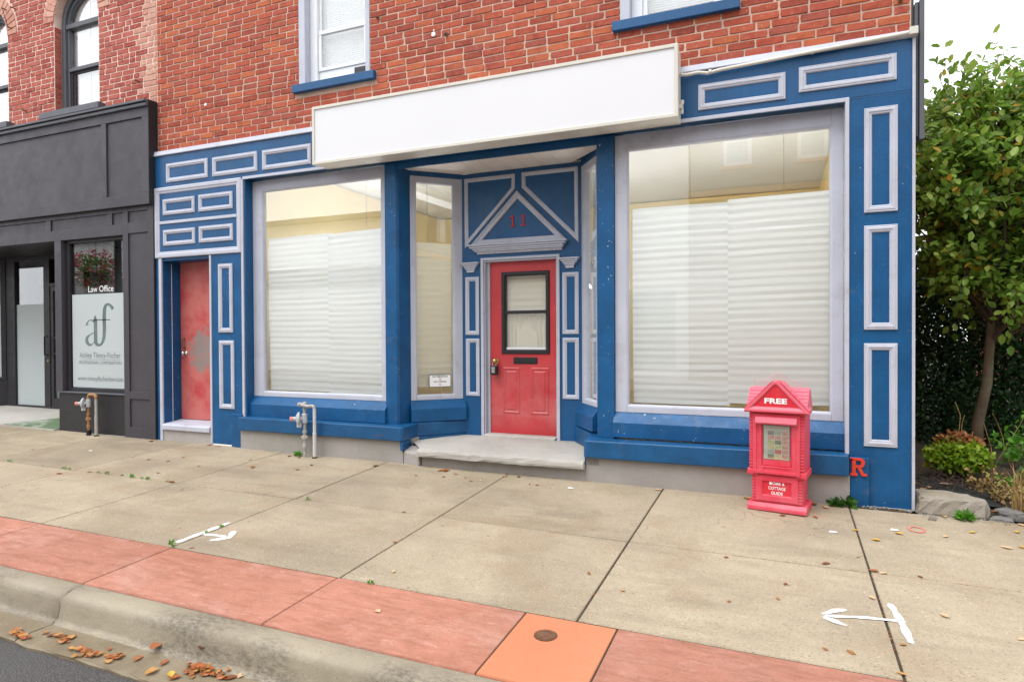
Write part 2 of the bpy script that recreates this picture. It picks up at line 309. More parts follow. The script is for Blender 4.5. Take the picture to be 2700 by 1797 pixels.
MT['weed'] = leaf_mat('fresh_weed_leaf', [(0.055, 0.20, 0.018), (0.10, 0.30, 0.025), (0.16, 0.38, 0.040)], 0.35)
MT['dry_weed'] = leaf_mat('dry_weed_leaf', [(0.24, 0.13, 0.06), (0.40, 0.24, 0.11), (0.30, 0.30, 0.07), (0.46, 0.26, 0.14)], 0.25, 0.8)
MT['lf_yellow'] = leaf_mat('yellow_fallen_leaf', [(0.58, 0.34, 0.035), (0.60, 0.42, 0.07)], 0.2, 0.6)
MT['lf_brown'] = leaf_mat('brown_fallen_leaf', [(0.26, 0.080, 0.030), (0.36, 0.13, 0.05)], 0.15, 0.6)
MT['lf_rust'] = leaf_mat('rust_fallen_leaf', [(0.10, 0.030, 0.015), (0.42, 0.13, 0.035), (0.30, 0.080, 0.03), (0.50, 0.26, 0.08), (0.16, 0.06, 0.03), (0.52, 0.24, 0.06)], 0.15, 0.35)
MT['lf_pale'] = leaf_mat('pale_fallen_leaf', [(0.62, 0.40, 0.24), (0.66, 0.46, 0.28)], 0.2, 0.7)
MT['pipe'] = paint('grey_painted_pipe', (0.34, 0.33, 0.31), 0.5, 0.12, 14, 0.3, 50, grime=((0.25, 0.13, 0.05), 0.60, 0.72, 16, 0.7))
MT['pipe_w'] = paint('wrapped_white_pipe', (0.50, 0.50, 0.50), 0.6, 0.08, 9, 0.4, 60)
MT['pipe_rust'] = paint('rusty_pipe', (0.30, 0.17, 0.075), 0.7, 0.3, 20, 0.5, 60, grime=((0.30, 0.10, 0.03), 0.45, 0.7, 25, 0.8))
MT['regul'] = paint('grey_cast_metal', (0.43, 0.44, 0.46), 0.4, 0.08, 12, 0.2, 60)
MT['salmon'] = paint('faded_red_cap', (0.72, 0.20, 0.16), 0.5, 0.08, 12, 0.1, 60)
MT['iron'] = paint('rusty_iron', (0.13, 0.060, 0.030), 0.7, 0.4, 40, 0.8, 60)
MT['stucco'] = paint('beige_stucco', (0.36, 0.31, 0.24), 0.9, 0.12, 1.2, 0.3, 20, streak=0.4)
MT['stucco_w'] = paint('white_stucco', (0.82, 0.81, 0.78), 0.9, 0.04, 1.0, 0.2, 20)
MT['ochre'] = paint('ochre_band', (0.55, 0.27, 0.06), 0.7, 0.1, 1, 0.1, 20)
MT['pink'] = leaf_mat('pink_blossom', [(0.62, 0.03, 0.12), (0.70, 0.08, 0.20), (0.75, 0.25, 0.30)], 0.2)
MT['carpet'] = paint('worn_green_mat', (0.10, 0.155, 0.085), 0.95, 0.2, 5, 0.6, 60, grime=((0.40, 0.41, 0.36), 0.50, 0.62, 2.6, 0.8))
def mt_lamp():
    mt, nt, b = mat_new('lit_fluorescent_tube'); b.inputs['Emission Color'].default_value = (0.97, 0.99, 1.0, 1); b.inputs['Emission Strength'].default_value = 40.0; return mt
MT['tube_light'] = mt_lamp()

# ------------------------------------------------------------------ geometry helpers
WL = {}                                     # world location of unrotated parents
def link(o, parent=None, local=False):
    COL.objects.link(o)
    if parent is not None:
        o.parent = parent
        if not local: o.matrix_parent_inverse = Matrix.Translation(-WL[parent.name])
    return o
def tag(o, label=None, cat=None, group=None, kind=None):
    if label: o['label'] = label
    if cat: o['category'] = cat
    if group: o['group'] = group
    if kind: o['kind'] = kind
    return o
def empty(name, loc, label=None, cat=None, group=None, rz=0.0, kind=None):
    o = bpy.data.objects.new(name, None); COL.objects.link(o); o.location = loc; o.rotation_euler = (0, 0, rz)
    o.empty_display_size = 0.1; WL[o.name] = Vector(loc); return tag(o, label, cat, group, kind)
class MB:
    def __init__(s, M=None): s.v = []; s.f = []; s.M = M; s.mi = []; s.cur = 0
    def add(s, vs, fs):
        n = len(s.v)
        s.v += [(s.M @ Vector(v)) if s.M is not None else Vector(v) for v in vs]
        s.f += [tuple(i+n for i in f) for f in fs]; s.mi += [s.cur]*len(fs); return s
    def box(s, x0, x1, y0, y1, z0, z1):
        return s.add([(x0,y0,z0),(x1,y0,z0),(x1,y1,z0),(x0,y1,z0),(x0,y0,z1),(x1,y0,z1),(x1,y1,z1),(x0,y1,z1)],
                     [(0,3,2,1),(4,5,6,7),(0,1,5,4),(1,2,6,5),(2,3,7,6),(3,0,4,7)])
    def prism_y(s, poly, y0, y1):           # poly in (x,z)
        a = sum(poly[i][0]*poly[(i+1)%len(poly)][1]-poly[(i+1)%len(poly)][0]*poly[i][1] for i in range(len(poly)))
        if a < 0: poly = poly[::-1]
        n = len(poly); vs = [(p[0], y0, p[1]) for p in poly]+[(p[0], y1, p[1]) for p in poly]
        fs = [tuple(range(n)), tuple(range(2*n-1, n-1, -1))]+[(i, i+n, (i+1) % n+n, (i+1) % n) for i in range(n)]
        return s.add(vs, fs)
    def prism_z(s, poly, z0, z1):           # poly in (x,y); z0, z1 numbers or functions
        a = sum(poly[i][0]*poly[(i+1)%len(poly)][1]-poly[(i+1)%len(poly)][0]*poly[i][1] for i in range(len(poly)))
        if a < 0: poly = poly[::-1]
        f0 = z0 if callable(z0) else (lambda x, y: z0); f1 = z1 if callable(z1) else (lambda x, y: z1)
        n = len(poly); vs = [(p[0], p[1], f0(*p)) for p in poly]+[(p[0], p[1], f1(*p)) for p in poly]
        fs = [tuple(range(n-1, -1, -1)), tuple(range(n, 2*n))]+[(i, (i+1) % n, (i+1) % n+n, i+n) for i in range(n)]
        return s.add(vs, fs)
    def prism_x(s, poly, x0, x1):           # poly in (y,z)
        a = sum(poly[i][0]*poly[(i+1)%len(poly)][1]-poly[(i+1)%len(poly)][0]*poly[i][1] for i in range(len(poly)))
        if a < 0: poly = poly[::-1]
        n = len(poly); vs = [(x0, p[0], p[1]) for p in poly]+[(x1, p[0], p[1]) for p in poly]
        fs = [tuple(range(n-1, -1, -1)), tuple(range(n, 2*n))]+[(i, (i+1) % n, (i+1) % n+n, i+n) for i in range(n)]
        return s.add(vs, fs)
    def tube(s, pts, r, n=10, caps=True):
        pts = [Vector(p) for p in pts]; rs = r if isinstance(r, (list, tuple)) else [r]*len(pts)
        vs = []; prev = None
        for i, p in enumerate(pts):
            t = (pts[min(i+1, len(pts)-1)]-pts[max(i-1, 0)]).normalized()
            if prev is None:
                a = Vector((0, 0, 1)) if abs(t.z) < 0.9 else Vector((1, 0, 0)); u = t.cross(a).normalized()
            else: u = (prev - t*prev.dot(t)).normalized()
            prev = u; v = t.cross(u)
            vs += [p+(u*math.cos(2*math.pi*k/n)+v*math.sin(2*math.pi*k/n))*rs[i] for k in range(n)]
        fs = [(i*n+k, i*n+(k+1) % n, (i+1)*n+(k+1) % n, (i+1)*n+k) for i in range(len(pts)-1) for k in range(n)]
        if caps: fs += [tuple(range(n-1, -1, -1)), tuple(range((len(pts)-1)*n, len(pts)*n))]
        return s.add(vs, fs)
    def lathe(s, o, axis, prof, n=20):      # prof: (distance along axis, radius)
        ax = Vector(axis).normalized(); o = Vector(o)
        return s.tube([o+ax*p[0]+ax*1e-5*i for i, p in enumerate(prof)], [max(1e-4, p[1]) for p in prof], n)
    def frame(s, poly, prof, y):            # mitred moulding round a polygon in (x,z), standing out towards -y
        a = sum(poly[i][0]*poly[(i+1)%len(poly)][1]-poly[(i+1)%len(poly)][0]*poly[i][1] for i in range(len(poly)))
        if a < 0: poly = poly[::-1]
        n = len(poly); rings = []
        for off, h in prof:
            r = []
            for i in range(n):
                p0, p1, p2 = Vector(poly[i-1]), Vector(poly[i]), Vector(poly[(i+1) % n])
                d1 = (p1-p0).normalized(); d2 = (p2-p1).normalized(); n1 = Vector((-d1.y, d1.x)); n2 = Vector((-d2.y, d2.x))
                k = (n1+n2); k = k/max(0.15, k.dot(n1)); q = p1+k*off
                r.append((q.x, y-h, q.y))
            rings.append(r)
        vs = [p for r in rings for p in r]; fs = []
        for j in range(len(rings)-1):
            for i in range(n): fs.append((j*n+i, j*n+(i+1) % n, (j+1)*n+(i+1) % n, (j+1)*n+i))
        return s.add(vs, fs)
    def build(s, name, mt, parent=None, bevel=0.0, smooth=False, local=False, kind=None, center=True, seg=2):
        me = bpy.data.meshes.new(name)
        if center and not local and s.v:
            lo = Vector((min(v.x for v in s.v), min(v.y for v in s.v), min(v.z for v in s.v)))
            hi = Vector((max(v.x for v in s.v), max(v.y for v in s.v), max(v.z for v in s.v)))
            c = Vector(((lo.x+hi.x)/2, (lo.y+hi.y)/2, lo.z))
        else: c = Vector((0, 0, 0))
        me.from_pydata([tuple(v-c) for v in s.v], [], s.f); me.update()
        for q in (mt if isinstance(mt, (list, tuple)) else [mt]): me.materials.append(MT[q] if isinstance(q, str) else q)
        if isinstance(mt, (list, tuple)): me.polygons.foreach_set('material_index', s.mi)
        if smooth: me.polygons.foreach_set('use_smooth', [True]*len(me.polygons))
        o = bpy.data.objects.new(name, me); o.location = c; link(o, parent, local); WL[o.name] = c
        if bevel:
            b = o.modifiers.new('bevel', 'BEVEL'); b.width = bevel; b.segments = seg; b.limit_method = 'ANGLE'; b.angle_limit = math.radians(35)
        if kind: o['kind'] = kind
        return o
def box(name, mt, parent, x0, x1, y0, y1, z0, z1, bevel=0.003, **k):
    return MB().box(x0, x1, y0, y1, z0, z1).build(name, mt, parent, bevel, **k)
def text(name, s, mt, parent, cx, y, z0, height=None, width=None, bold=0.0, depth=0.002, local=False, M=None, shear=0.0):
    cu = bpy.data.curves.new('t', 'FONT'); cu.body = s; cu.align_x = 'CENTER'; cu.size = 1.0; cu.offset = bold; cu.shear = shear
    cu.resolution_u = 3
    to = bpy.data.objects.new('t', cu); COL.objects.link(to)
    me = bpy.data.meshes.new_from_object(to); bpy.data.objects.remove(to); bpy.data.curves.remove(cu)
    vs = np.zeros(len(me.vertices)*3); me.vertices.foreach_get('co', vs); vs = vs.reshape(-1, 3)
    fs = [tuple(p.vertices) for p in me.polygons]; bpy.data.meshes.remove(me)
    lo, hi = vs.min(0), vs.max(0)
    sz = (height/0.70) if height else width/(hi[0]-lo[0]); sx = (width/(hi[0]-lo[0])) if width else sz
    mx = (lo[0]+hi[0])/2
    b = MB(M); n = len(vs)
    P = [((v[0]-mx)*sx+cx, y-depth, v[1]*sz+z0) for v in vs]
    b.add(P, fs)
    return b.build(name, mt, parent, local=local)
PROF = [(0, 0), (0, 0.010), (0.006, 0.016), (0.012, 0.014), (0.020, 0.019), (0.034, 0.019), (0.040, 0.012), (0.050, 0.012), (0.056, 0.005), (0.058, 0)]
def mould(parent, x0, x1, z0, z1, y=0.0, wdt=0.058, mt='trim'):
    k = wdt/0.058; pr = [(a*k, h) for a, h in PROF]
    return MB().frame([(x0, z0), (x1, z0), (x1, z1), (x0, z1)], pr, y).build('panel_moulding', mt, parent, 0)

# ground: pavement falls gently to the road and along the street
GA, GB, GC = -0.0153, -0.00696, 0.0396
def gz(x, y): return GA+GB*x+GC*y

# ------------------------------------------------------------------ the setting: pavement, kerb, gutter, road, garden ground
XJ = [0.49+1.494*k for k in range(-10, 6)]
XJ[10-1] = -1.012; XJ[10-2] = -2.545; XJ[10-3] = -3.995; XJ[10-4] = -5.455
def slab(name, mt, parent, x0, x1, y0, y1, gap=0.0042, ch=0.006, t=0.12, dz=None):
    x0 += gap; x1 -= gap; y0 += gap; y1 -= gap; dz = dz or [random.uniform(-0.002, 0.002) for _ in range(4)]
    b = MB(); P = [(x0, y0), (x1, y0), (x1, y1), (x0, y1)]; I = [(x0+ch, y0+ch), (x1-ch, y0+ch), (x1-ch, y1-ch), (x0+ch, y1-ch)]
    vs = [(x, y, gz(x, y)-t) for x, y in P]+[(x, y, gz(x, y)-0.008+d) for (x, y), d in zip(P, dz)]+[(x, y, gz(x, y)+d) for (x, y), d in zip(I, dz)]
    fs = [(8, 9, 10, 11)]+[(i, (i+1) % 4, (i+1) % 4+4, i+4) for i in range(4)]+[(i+4, (i+1) % 4+4, (i+1) % 4+8, i+8) for i in range(4)]
    b.add(vs, fs); return b.build(name, mt, parent)
pv = MB(); pv.prism_z([(-16, -3.37), (9.5, -3.37), (9.5, -0.105), (0.9, -0.105), (0.9, 0.3), (-16, 0.3)], lambda x, y: gz(x, y)-0.2, lambda x, y: gz(x, y)-0.0055)
pave = tag(pv.build('pavement', 'joint'), 'tan concrete slab pavement in front of the shops', 'pavement', kind='structure')
for i in range(len(XJ)-1):
    far = -0.11 if XJ[i] > 0.4 else 0.02
    if -9.9 < XJ[i] < 0.4: far = 0.10
    slab('pavement_slab', 'walk', pave, XJ[i], XJ[i+1], -1.497, far)
    slab('pavement_slab', 'walk', pave, XJ[i], XJ[i+1], -2.742, -1.497)
RJ = [-15.9, -14.4, -12.95, -11.45, -9.95, -8.45, -6.95, -5.45, -3.99, -2.555, -1.296, -0.790, 0.72, 2.2, 3.7, 5.2, 6.7, 8.2]
for i in range(len(RJ)-1):
    slab('border_slab', 'orange' if abs(RJ[i]+1.296) < 0.01 else 'redwalk', pave, RJ[i], RJ[i+1], -3.382, -2.746, gap=0.003, ch=0.004)
# kerb and gutter in cast sections
def kz(x): return gz(x, -3.385)
kerb = empty('kerb', (-4, -3.5, kz(-4)), 'rounded concrete kerb with a cracked joint and dark scuffs', 'kerb', kind='structure')
KP = [(-3.390, -0.30), (-3.390, -0.004), (-3.398, 0.0), (-3.450, -0.001), (-3.488, -0.005), (-3.512, -0.014), (-3.528, -0.030), (-3.537, -0.050), (-3.548, -0.095), (-3.558, -0.135), (-3.566, -0.150), (-3.578, -0.157), (-3.594, -0.160), (-3.594, -0.30)]
GP = [(-3.5942, -0.30), (-3.5942, -0.1605), (-3.62, -0.163), (-3.70, -0.165), (-3.785, -0.166), (-3.798, -0.172), (-3.798, -0.30)]
KS = [-16, -13.0, -10.0, -6.95, -3.95, -0.9, 2.1, 5.1, 8.2]
gutter = empty('gutter', (-4, -3.7, kz(-4)-0.16), 'damp concrete gutter strip between the kerb and the asphalt', 'gutter', kind='structure')
for KQ, nm_, par_, mt_q in ((KP, 'kerb_section', kerb, 'kerbface'), (GP, 'gutter_section', gutter, 'gutter')):
    for a, c in zip(KS[:-1], KS[1:]):
        b = MB(); xs = np.linspace(a+0.005, c-0.005, 25); vs = []; n = len(KQ)
        for x in xs:
            for j, (y, z) in enumerate(KQ):
                jit = random.uniform(-0.0016, 0.0016) if 1 < j < n-2 else 0
                if KQ is GP and j in (4, 5, 6): jit = random.uniform(-0.012, 0.012)*(1 if j > 3 else 0)
                vs.append((x+(0.010*math.sin(j*1.7) if x in (xs[0], xs[-1]) else 0), y+jit, kz(x)+z+(jit*0.4 if KQ is KP else 0)))
        fs = [(i*n+j, i*n+j+1, (i+1)*n+j+1, (i+1)*n+j) for i in range(24) for j in range(n-1)]+[tuple(range(n-1, -1, -1)), tuple(range(24*n, 25*n))]
        b.add(vs, fs); o = b.build(nm_, mt_q, par_, smooth=(KQ is KP))
rd = MB(); rd.prism_z([(-60, -60), (60, -60), (60, -3.78), (-60, -3.78)], lambda x, y: kz(x)-0.5, lambda x, y: kz(x)-0.184+0.03*min(1, max(0, -(y+3.78)/4)))
tag(rd.build('road', 'asphalt'), 'damp grey asphalt road along the kerb', 'road', kind='structure')
# big ground sheet under everything
gm = MB(); gm.add([(-150, -150, -0.62), (150, -150, -0.62), (150, 150, -0.62), (-150, 150, -0.62)], [(0, 1, 2, 3)])
tag(gm.build('ground', 'soil', center=False), 'bare ground around the buildings', 'ground', kind='structure')
# garden plot right of the building: uneven soil
def garden_z(x, y):
    return -0.055+0.075*max(0, min(1, (y+0.1)/0.8))+0.10*max(0, min(1, (y-0.6)/1.6))+0.02*math.sin(x*5.1+y*3.3)+0.015*math.sin(x*11+y*7.7)
b = MB(); xs = np.linspace(0.93, 9.5, 60); ys = np.concatenate([np.linspace(-0.115, 2.4, 36), np.linspace(2.6, 14, 14)])
vs = [(x, y, garden_z(x, y)+rng.uniform(-0.008, 0.008)) for y in ys for x in xs]
fs = [(j*60+i, j*60+i+1, (j+1)*60+i+1, (j+1)*60+i) for j in range(len(ys)-1) for i in range(59)]
b.add(vs, fs); tag(b.build('garden_soil', 'soil', smooth=True), 'dark soil plot beside the blue corner pilaster', 'soil', kind='structure')

# ------------------------------------------------------------------ bricks
def brick_geo(L, H, D=0.06):
    """irregular hand-made brick: front towards -y at y=0, 38 triangles"""
    j = lambda a: random.uniform(-a, a)
    c = 0.004
    out = [(-L/2+c, -H/2), (0, -H/2), (L/2-c, -H/2), (L/2, 0), (L/2-c, H/2), (0, H/2), (-L/2+c, H/2), (-L/2, 0)]
    out = [(x+j(0.0022), z+j(0.0022)) for x, z in out]
    inn = [(x*(1-0.012/L)+j(0.0012), z*(1-0.010/H)+j(0.0012)) for x, z in out]
    d = [j(0.0018) for _ in range(8)]
    vs = [(x, d[i]*0.6, z) for i, (x, z) in enumerate(inn)]+[(x, 0.006+d[i]*0.4, z) for i, (x, z) in enumerate(out)]+[(x, D, z) for x, z in out]
    fs = [tuple(range(8))]+[(i, i+8, (i+1) % 8+8, (i+1) % 8) for i in range(8)]+[(i+8, i+16, (i+1) % 8+16, (i+1) % 8+8) for i in range(8)]
    return vs, fs
PITCH, COURSE, JH = 0.2345, 0.0735, 0.0095
def brick_mesh(name, L, H, mt):
    me = bpy.data.meshes.new(name); vs, fs = brick_geo(L, H); me.from_pydata(vs, [], fs); me.update(); me.materials.append(MT[mt]); return me
def lay(x0, x1, z0, z1, zref, blocked, shift=0.0, headers=0.0):
    """brick rectangles (xc, zc, L, H) in running bond"""
    out = []; k0 = math.floor((z0-zref)/COURSE); k = k0
    while True:
        za = zref+k*COURSE; zb = za+COURSE
        if za >= z1: break
        if zb > z0+0.02:
            iv = [(x0, x1)]
            for (a, c) in blocked(max(za, z0), min(zb, z1)):
                nv = []
                for (p, q) in iv:
                    if c <= p or a >= q: nv.append((p, q)); continue
                    if a > p: nv.append((p, a))
                    if c < q: nv.append((c, q))
                iv = nv
            zl, zh = max(za, z0)+JH/2, min(zb, z1)-JH/2
            # boundaries along the row
            bx = []; x = x0-PITCH*2+(k % 2)*PITCH/2+shift+random.uniform(-0.008, 0.008)
            while x < x1+PITCH:
                bx.append(x); x += PITCH*(0.5 if random.random() < headers else random.uniform(0.96, 1.04))
            bx.append(x)
            for (p, q) in iv:
                cuts = [p]+[t for t in bx if p+0.045 < t < q-0.045]+[q]
                for a, c in zip(cuts[:-1], cuts[1:]):
                    if c-a > 0.03 and zh-zl > 0.018: out.append(((a+c)/2, (zl+zh)/2, c-a-0.0105, zh-zl))
        k += 1
    return out
def ztop(x): return 4.257-0.2047*x+0.08          # the highest course the photograph shows
def place_bricks(parent, rects, y, pick, matfn, limit=300, extra=()):
    """the largest in view become objects of their own, the rest one joined part"""
    vis = sorted([r for r in rects if r[1] < ztop(r[0]) and r[0] > -11.2], key=lambda r: r[0]**2+36+(r[1]-1.4)**2)
    cache = {}; solo = vis[:limit]; ss = set(id(r) for r in solo); n = 0
    for r in solo:
        mt = matfn(r); key = (round(r[2]/0.012), round(r[3]/0.006), random.randrange(6), mt)
        if key not in cache: cache[key] = brick_mesh('brick', r[2], r[3], mt)
        o = bpy.data.objects.new('brick', cache[key]); o.location = (r[0], y+random.uniform(-0.003, 0.003), r[1]+random.uniform(-0.0015, 0.0015))
        o.rotation_euler = (random.uniform(-0.012, 0.012), random.uniform(-0.008, 0.008)+(math.pi if random.random() < 0.5 else 0)*0, random.uniform(-0.012, 0.012))
        link(o, parent)
    rest = [r for r in rects if id(r) not in ss]
    if rest:
        b = MB(); names = []
        for r in rest:
            mt = matfn(r)
            if mt not in names: names.append(mt)
            b.cur = names.index(mt); vs, fs = brick_geo(r[2], r[3]); dy = random.uniform(-0.003, 0.003)
            b.add([(x+r[0], yy+y+dy, z+r[1]) for x, yy, z in vs], fs)
        b.build('brick_courses', names, parent, kind='stuff')

# ------------------------------------------------------------------ main building
B = empty('brick_building', (-3.3, 0.5, 0.0), 'red brick building with a blue and lavender panelled shopfront', 'building')
# mortar wall with the two upper window openings
UWIN = [(-5.245, -4.253, 4.325, 6.15), (-1.422, -0.430, 4.335, 6.15)]
b = MB(); cells_x = [-7.61, -5.245, -4.253, -1.422, -0.430, 0.945]
for i in range(5):
    x0, x1 = cells_x[i], cells_x[i+1]
    if i in (1, 3):
        b.box(x0, x1, 0.049, 0.30, 3.72, 4.24); b.box(x0, x1, 0.049, 0.30, 6.15, 6.85)
    else: b.box(x0, x1, 0.049, 0.30, 3.72, 6.85)
wall = b.build('wall', 'mortar', B)
SILLS = [(-5.31, -4.17, 4.235, 4.325), (-1.50, -0.352, 4.247, 4.335)]
def blk_main(za, zb):
    out = []
    for x0, x1, z0, z1 in UWIN:
        if zb > z0 and za < z1: out.append((x0, x1))
    for x0, x1, z0, z1 in SILLS:
        if zb > z0+0.02 and za < z1-0.01: out.append((x0, x1))
    return out
rects = lay(-7.605, 0.940, 3.80, 6.80, 3.89, blk_main, shift=0.06, headers=0.035)
place_bricks(wall, rects, 0.0425, None, lambda r: 'brick')
# little patches of mortar slapped on the wall, and rusty hooks
def pad(x, z, r): 
    n = 10; pl = [(x+r*random.uniform(0.8, 1.1)*math.cos(k*0.628), z+r*random.uniform(0.8, 1.1)*math.sin(k*0.628)) for k in range(n)]
    MB().prism_y(pl, 0.030, 0.05).build('mortar_patch', 'stucco_w', wall, 0.002)
pad(-3.437, 4.595, 0.026); pad(-3.43, 4.635, 0.009); pad(-6.735, 4.318, 0.020)
for hx, hz in ((-4.135, 4.905), (-3.285, 4.565), (0.865, 4.075)):
    h = MB(); h.tube([(hx, 0.05, hz), (hx, 0.0, hz), (hx+0.008, -0.012, hz-0.02)], 0.008, 8); h.box(hx-0.016, hx+0.016, 0.028, 0.036, hz-0.018, hz+0.018); h.build('wall_hook', 'iron', wall)
# side and rear volume of the building, brick too
b = MB(); b.box(0.60, 0.944, 0.301, 9.0, -0.2, 6.85); b.box(-7.61, -7.30, 0.301, 9.0, -0.2, 6.85); b.box(-7.30, 0.60, 8.7, 9.0, -0.2, 6.85); b.build('side_wall', 'brick', B)
box('roof', 'dark', B, -7.60, 0.93, 0.31, 8.9, 6.86, 6.95)
# upper windows
for k, (x0, x1, z0, z1) in enumerate(UWIN):
    W = MB()
    W.box(x0, x0+0.090, 0.036, 0.20, z0, z1); W.box(x1-0.055, x1, 0.036, 0.20, z0, z1); W.box(x0+0.091, x1-0.056, 0.036, 0.20, z1-0.09, z1)
    win = W.build('upper_window', 'trim', B, 0.003); win['label'] = ('upper window with a white panel and grille in its foot' if k == 0 else 'upper window just above the sign')
    a, c = x0+0.0905, x1-0.0555
    f = MB(); f.box(a, a+0.10, 0.13, 0.22, z0, z1-0.0905); f.box(c-0.06, c, 0.13, 0.22, z0, z1-0.0905); f.box(a+0.101, c-0.061, 0.13, 0.22, z0, z0+0.035); f.build('vinyl_frame', 'white', win, 0.003)
    zm = 4.925 if k == 0 else 5.0
    zs = 4.50 if k == 0 else 4.37
    s = MB()
    s.box(a+0.102, a+0.145, 0.152, 0.19, zs, zm); s.box(c-0.10, c-0.062, 0.152, 0.19, zs, zm); s.box(a+0.146, c-0.101, 0.152, 0.19, zs, zs+0.040); s.box(a+0.102, c-0.062, 0.150, 0.195, zm+0.001, zm+0.045)
    s.box(a+0.102, a+0.135, 0.17, 0.20, zm+0.046, z1-0.10); s.box(c-0.10, c-0.062, 0.17, 0.20, zm+0.046, z1-0.10); s.build('sash', 'white', win, 0.003)
    g = MB(); g.box(a+0.1455, c-0.1005, 0.168, 0.172, zs+0.0405, zm-0.001); g.box(a+0.1355, c-0.1005, 0.183, 0.187, zm+0.046, z1-0.10); g.build('pane', 'glass', win)
    MB().box(x0-0.068, x1+0.078 if k else x1+0.083, -0.012, 0.16, z0-0.090, z0-0.001).build('sill', 'blue', win, 0.004)
    if k == 0:
        box('insert_panel', 'white', win, a+0.102, c-0.062, 0.165, 0.185, z0+0.036, zs-0.002)
        gr = MB()
        gr.box(c-0.24, c-0.065, 0.160, 0.164, z0+0.048, zs-0.03)
        gr.build('vent_grille', 'dark', win)
        for q in range(7): box('grille_bar', 'grey_sill', win, c-0.235+q*0.025, c-0.230+q*0.025, 0.156, 0.1595, z0+0.05, zs-0.032, 0)
    else:
        box('rolled_screen', 'dark', win, a+0.15, c-0.105, 0.20, 0.23, z0+0.036, z0+0.11)
    bl = MB(); z = zs+0.02; pts = []
    while z < z1-0.1: pts.append(z); z += 0.012
    vs = [(x, 0.235+0.004*(i % 2), zz) for i, zz in enumerate(pts) for x in (a+0.08, c-0.03)]
    if k == 0: vs = [(v[0], v[1], v[2]) for v in vs]
    bl.add(vs, [(2*i, 2*i+1, 2*i+3, 2*i+2) for i in range(len(pts)-1)])
    tag(bl.build('window_blind', 'blind'), 'fine pleated white blind in the upper window %s' % ('left of the sign' if k == 0 else 'above the right end of the sign'), 'blind')
    box('room_backing', 'interior', win, x0, x1, 0.80, 0.85, z0-0.2, z1+0.1, 0)

# frieze board over the whole shopfront
fr = MB(); fr.box(-7.60, 0.943, 0.0, 0.28, 3.312, 3.742); frieze = fr.build('frieze', 'blue', B, 0.002)
tp = MB(); tp.prism_x([(-0.020, 3.744), (-0.022, 3.752), (-0.006, 3.806), (0.052, 3.822), (0.052, 3.744)], -7.605, 0.955); tp.build('top_flashing', 'trim', frieze, 0.002)
for x0, x1, z0, z1 in ((-7.392, -6.662, 3.386, 3.628), (-6.582, -5.852, 3.383, 3.622), (-5.774, -5.040, 3.381, 3.617), (-0.706, 0.015, 3.392, 3.620), (0.118, 0.837, 3.428, 3.640)):
    mould(frieze, x0, x1, z0, z1)
MB().box(-6.085, 0.470, -0.016, 0.0, 3.300, 3.334).build('lower_moulding', 'trim', frieze, 0.004)
MB().box(0.501, 0.940, -0.0016, 0.0, 3.3318, 3.3332).build('board_seam', 'black', frieze)
# electrical conduit along the frieze
cdt = MB(); cdt.tube([(-0.846, -0.10, 3.70), (-0.80, -0.045, 3.712), (-0.70, -0.042, 3.718), (-0.62, -0.040, 3.70), (-0.52, -0.040, 3.712), (0.93, -0.040, 3.772)], 0.016, 10)
for xx in (-0.60, 0.22): cdt.tube([(xx-0.012, -0.04, 3.712+(xx+0.52)*0.0414), (xx+0.012, -0.04, 3.712+(xx+0.52)*0.0414)], 0.021, 10)
cdt.box(0.915, 0.975, -0.075, -0.015, 3.745, 3.805); cdt.build('conduit', 'sign_metal', B, 0.004)
# downspout strips at the corner
d = MB(); d.box(0.966, 0.990, 0.02, 0.10, 2.96, 4.03); d.box(0.994, 1.028, -0.01, 0.12, 2.93, 4.04); d.build('downspout', 'grey_sill', B, 0.004)
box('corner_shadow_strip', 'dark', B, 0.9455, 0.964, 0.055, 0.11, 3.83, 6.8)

# ---- left bay: transom box, side door, pilaster
tb = MB(); tb.box(-7.598, -6.112, 0.0, 0.20, 2.412, 3.310); trans = tb.build('transom_panel', 'blue', B, 0.002)
MB().frame([(-7.608, 2.414), (-6.112, 2.414), (-6.112, 3.330), (-7.608, 3.330)], [(0, 0), (0, 0.012), (0.01, 0.020), (0.045, 0.020), (0.055, 0.012), (0.075, 0.010), (0.082, 0)], 0.0).build('panel_moulding', 'trim', trans)
MB().box(-7.524, -6.192, -0.012, 0.0, 2.854, 2.892).build('mid_rail', 'trim', trans, 0.004)
for x0, x1, z0, z1 in ((-7.458, -6.893, 2.968, 3.174), (-6.824, -6.253, 2.966, 3.178), (-7.457, -6.891, 2.571, 2.775), (-6.822, -6.252, 2.574, 2.780)):
    mould(trans, x0, x1, z0, z1, wdt=0.055)
jb = MB(); jb.box(-7.60, -7.546, -0.001, 0.27, 0.032, 2.410); jb.box(-7.545, -7.492, 0.012, 0.27, 0.25, 2.41); jb.box(-7.491, -6.652, 0.012, 0.27, 2.375, 2.4115)
jamb = jb.build('door_reveal', 'blue_worn', B, 0.002)
dt = MB(); dt.box(-7.545, -7.497, -0.012, 0.012, 0.032, 2.410); dt.box(-6.650, -6.622, -0.012, 0.10, 0.045, 2.410); dt.build('door_trim', 'trim', B, 0.003)
MB().box(-7.4915, -7.4905, 0.135, 0.142, 0.27, 2.35).build('peeled_seam', 'stucco_w', jamb)
box('side_door', 'red_old', B, -7.49, -6.66, 0.27, 0.315, 0.285, 2.378, 0.003); sdr = bpy.data.objects[[o.name for o in B.children if o.name.startswith('side_door')][0]]
sdr['label'] = 'worn red door with a bare grey patch'
h = MB(); h.tube([(-7.415, 0.27, 1.36), (-7.415, 0.235, 1.355), (-7.412, 0.225, 1.30), (-7.410, 0.228, 1.24), (-7.408, 0.27, 1.235)], 0.010, 8); h.build('pull_handle', 'iron', sdr)
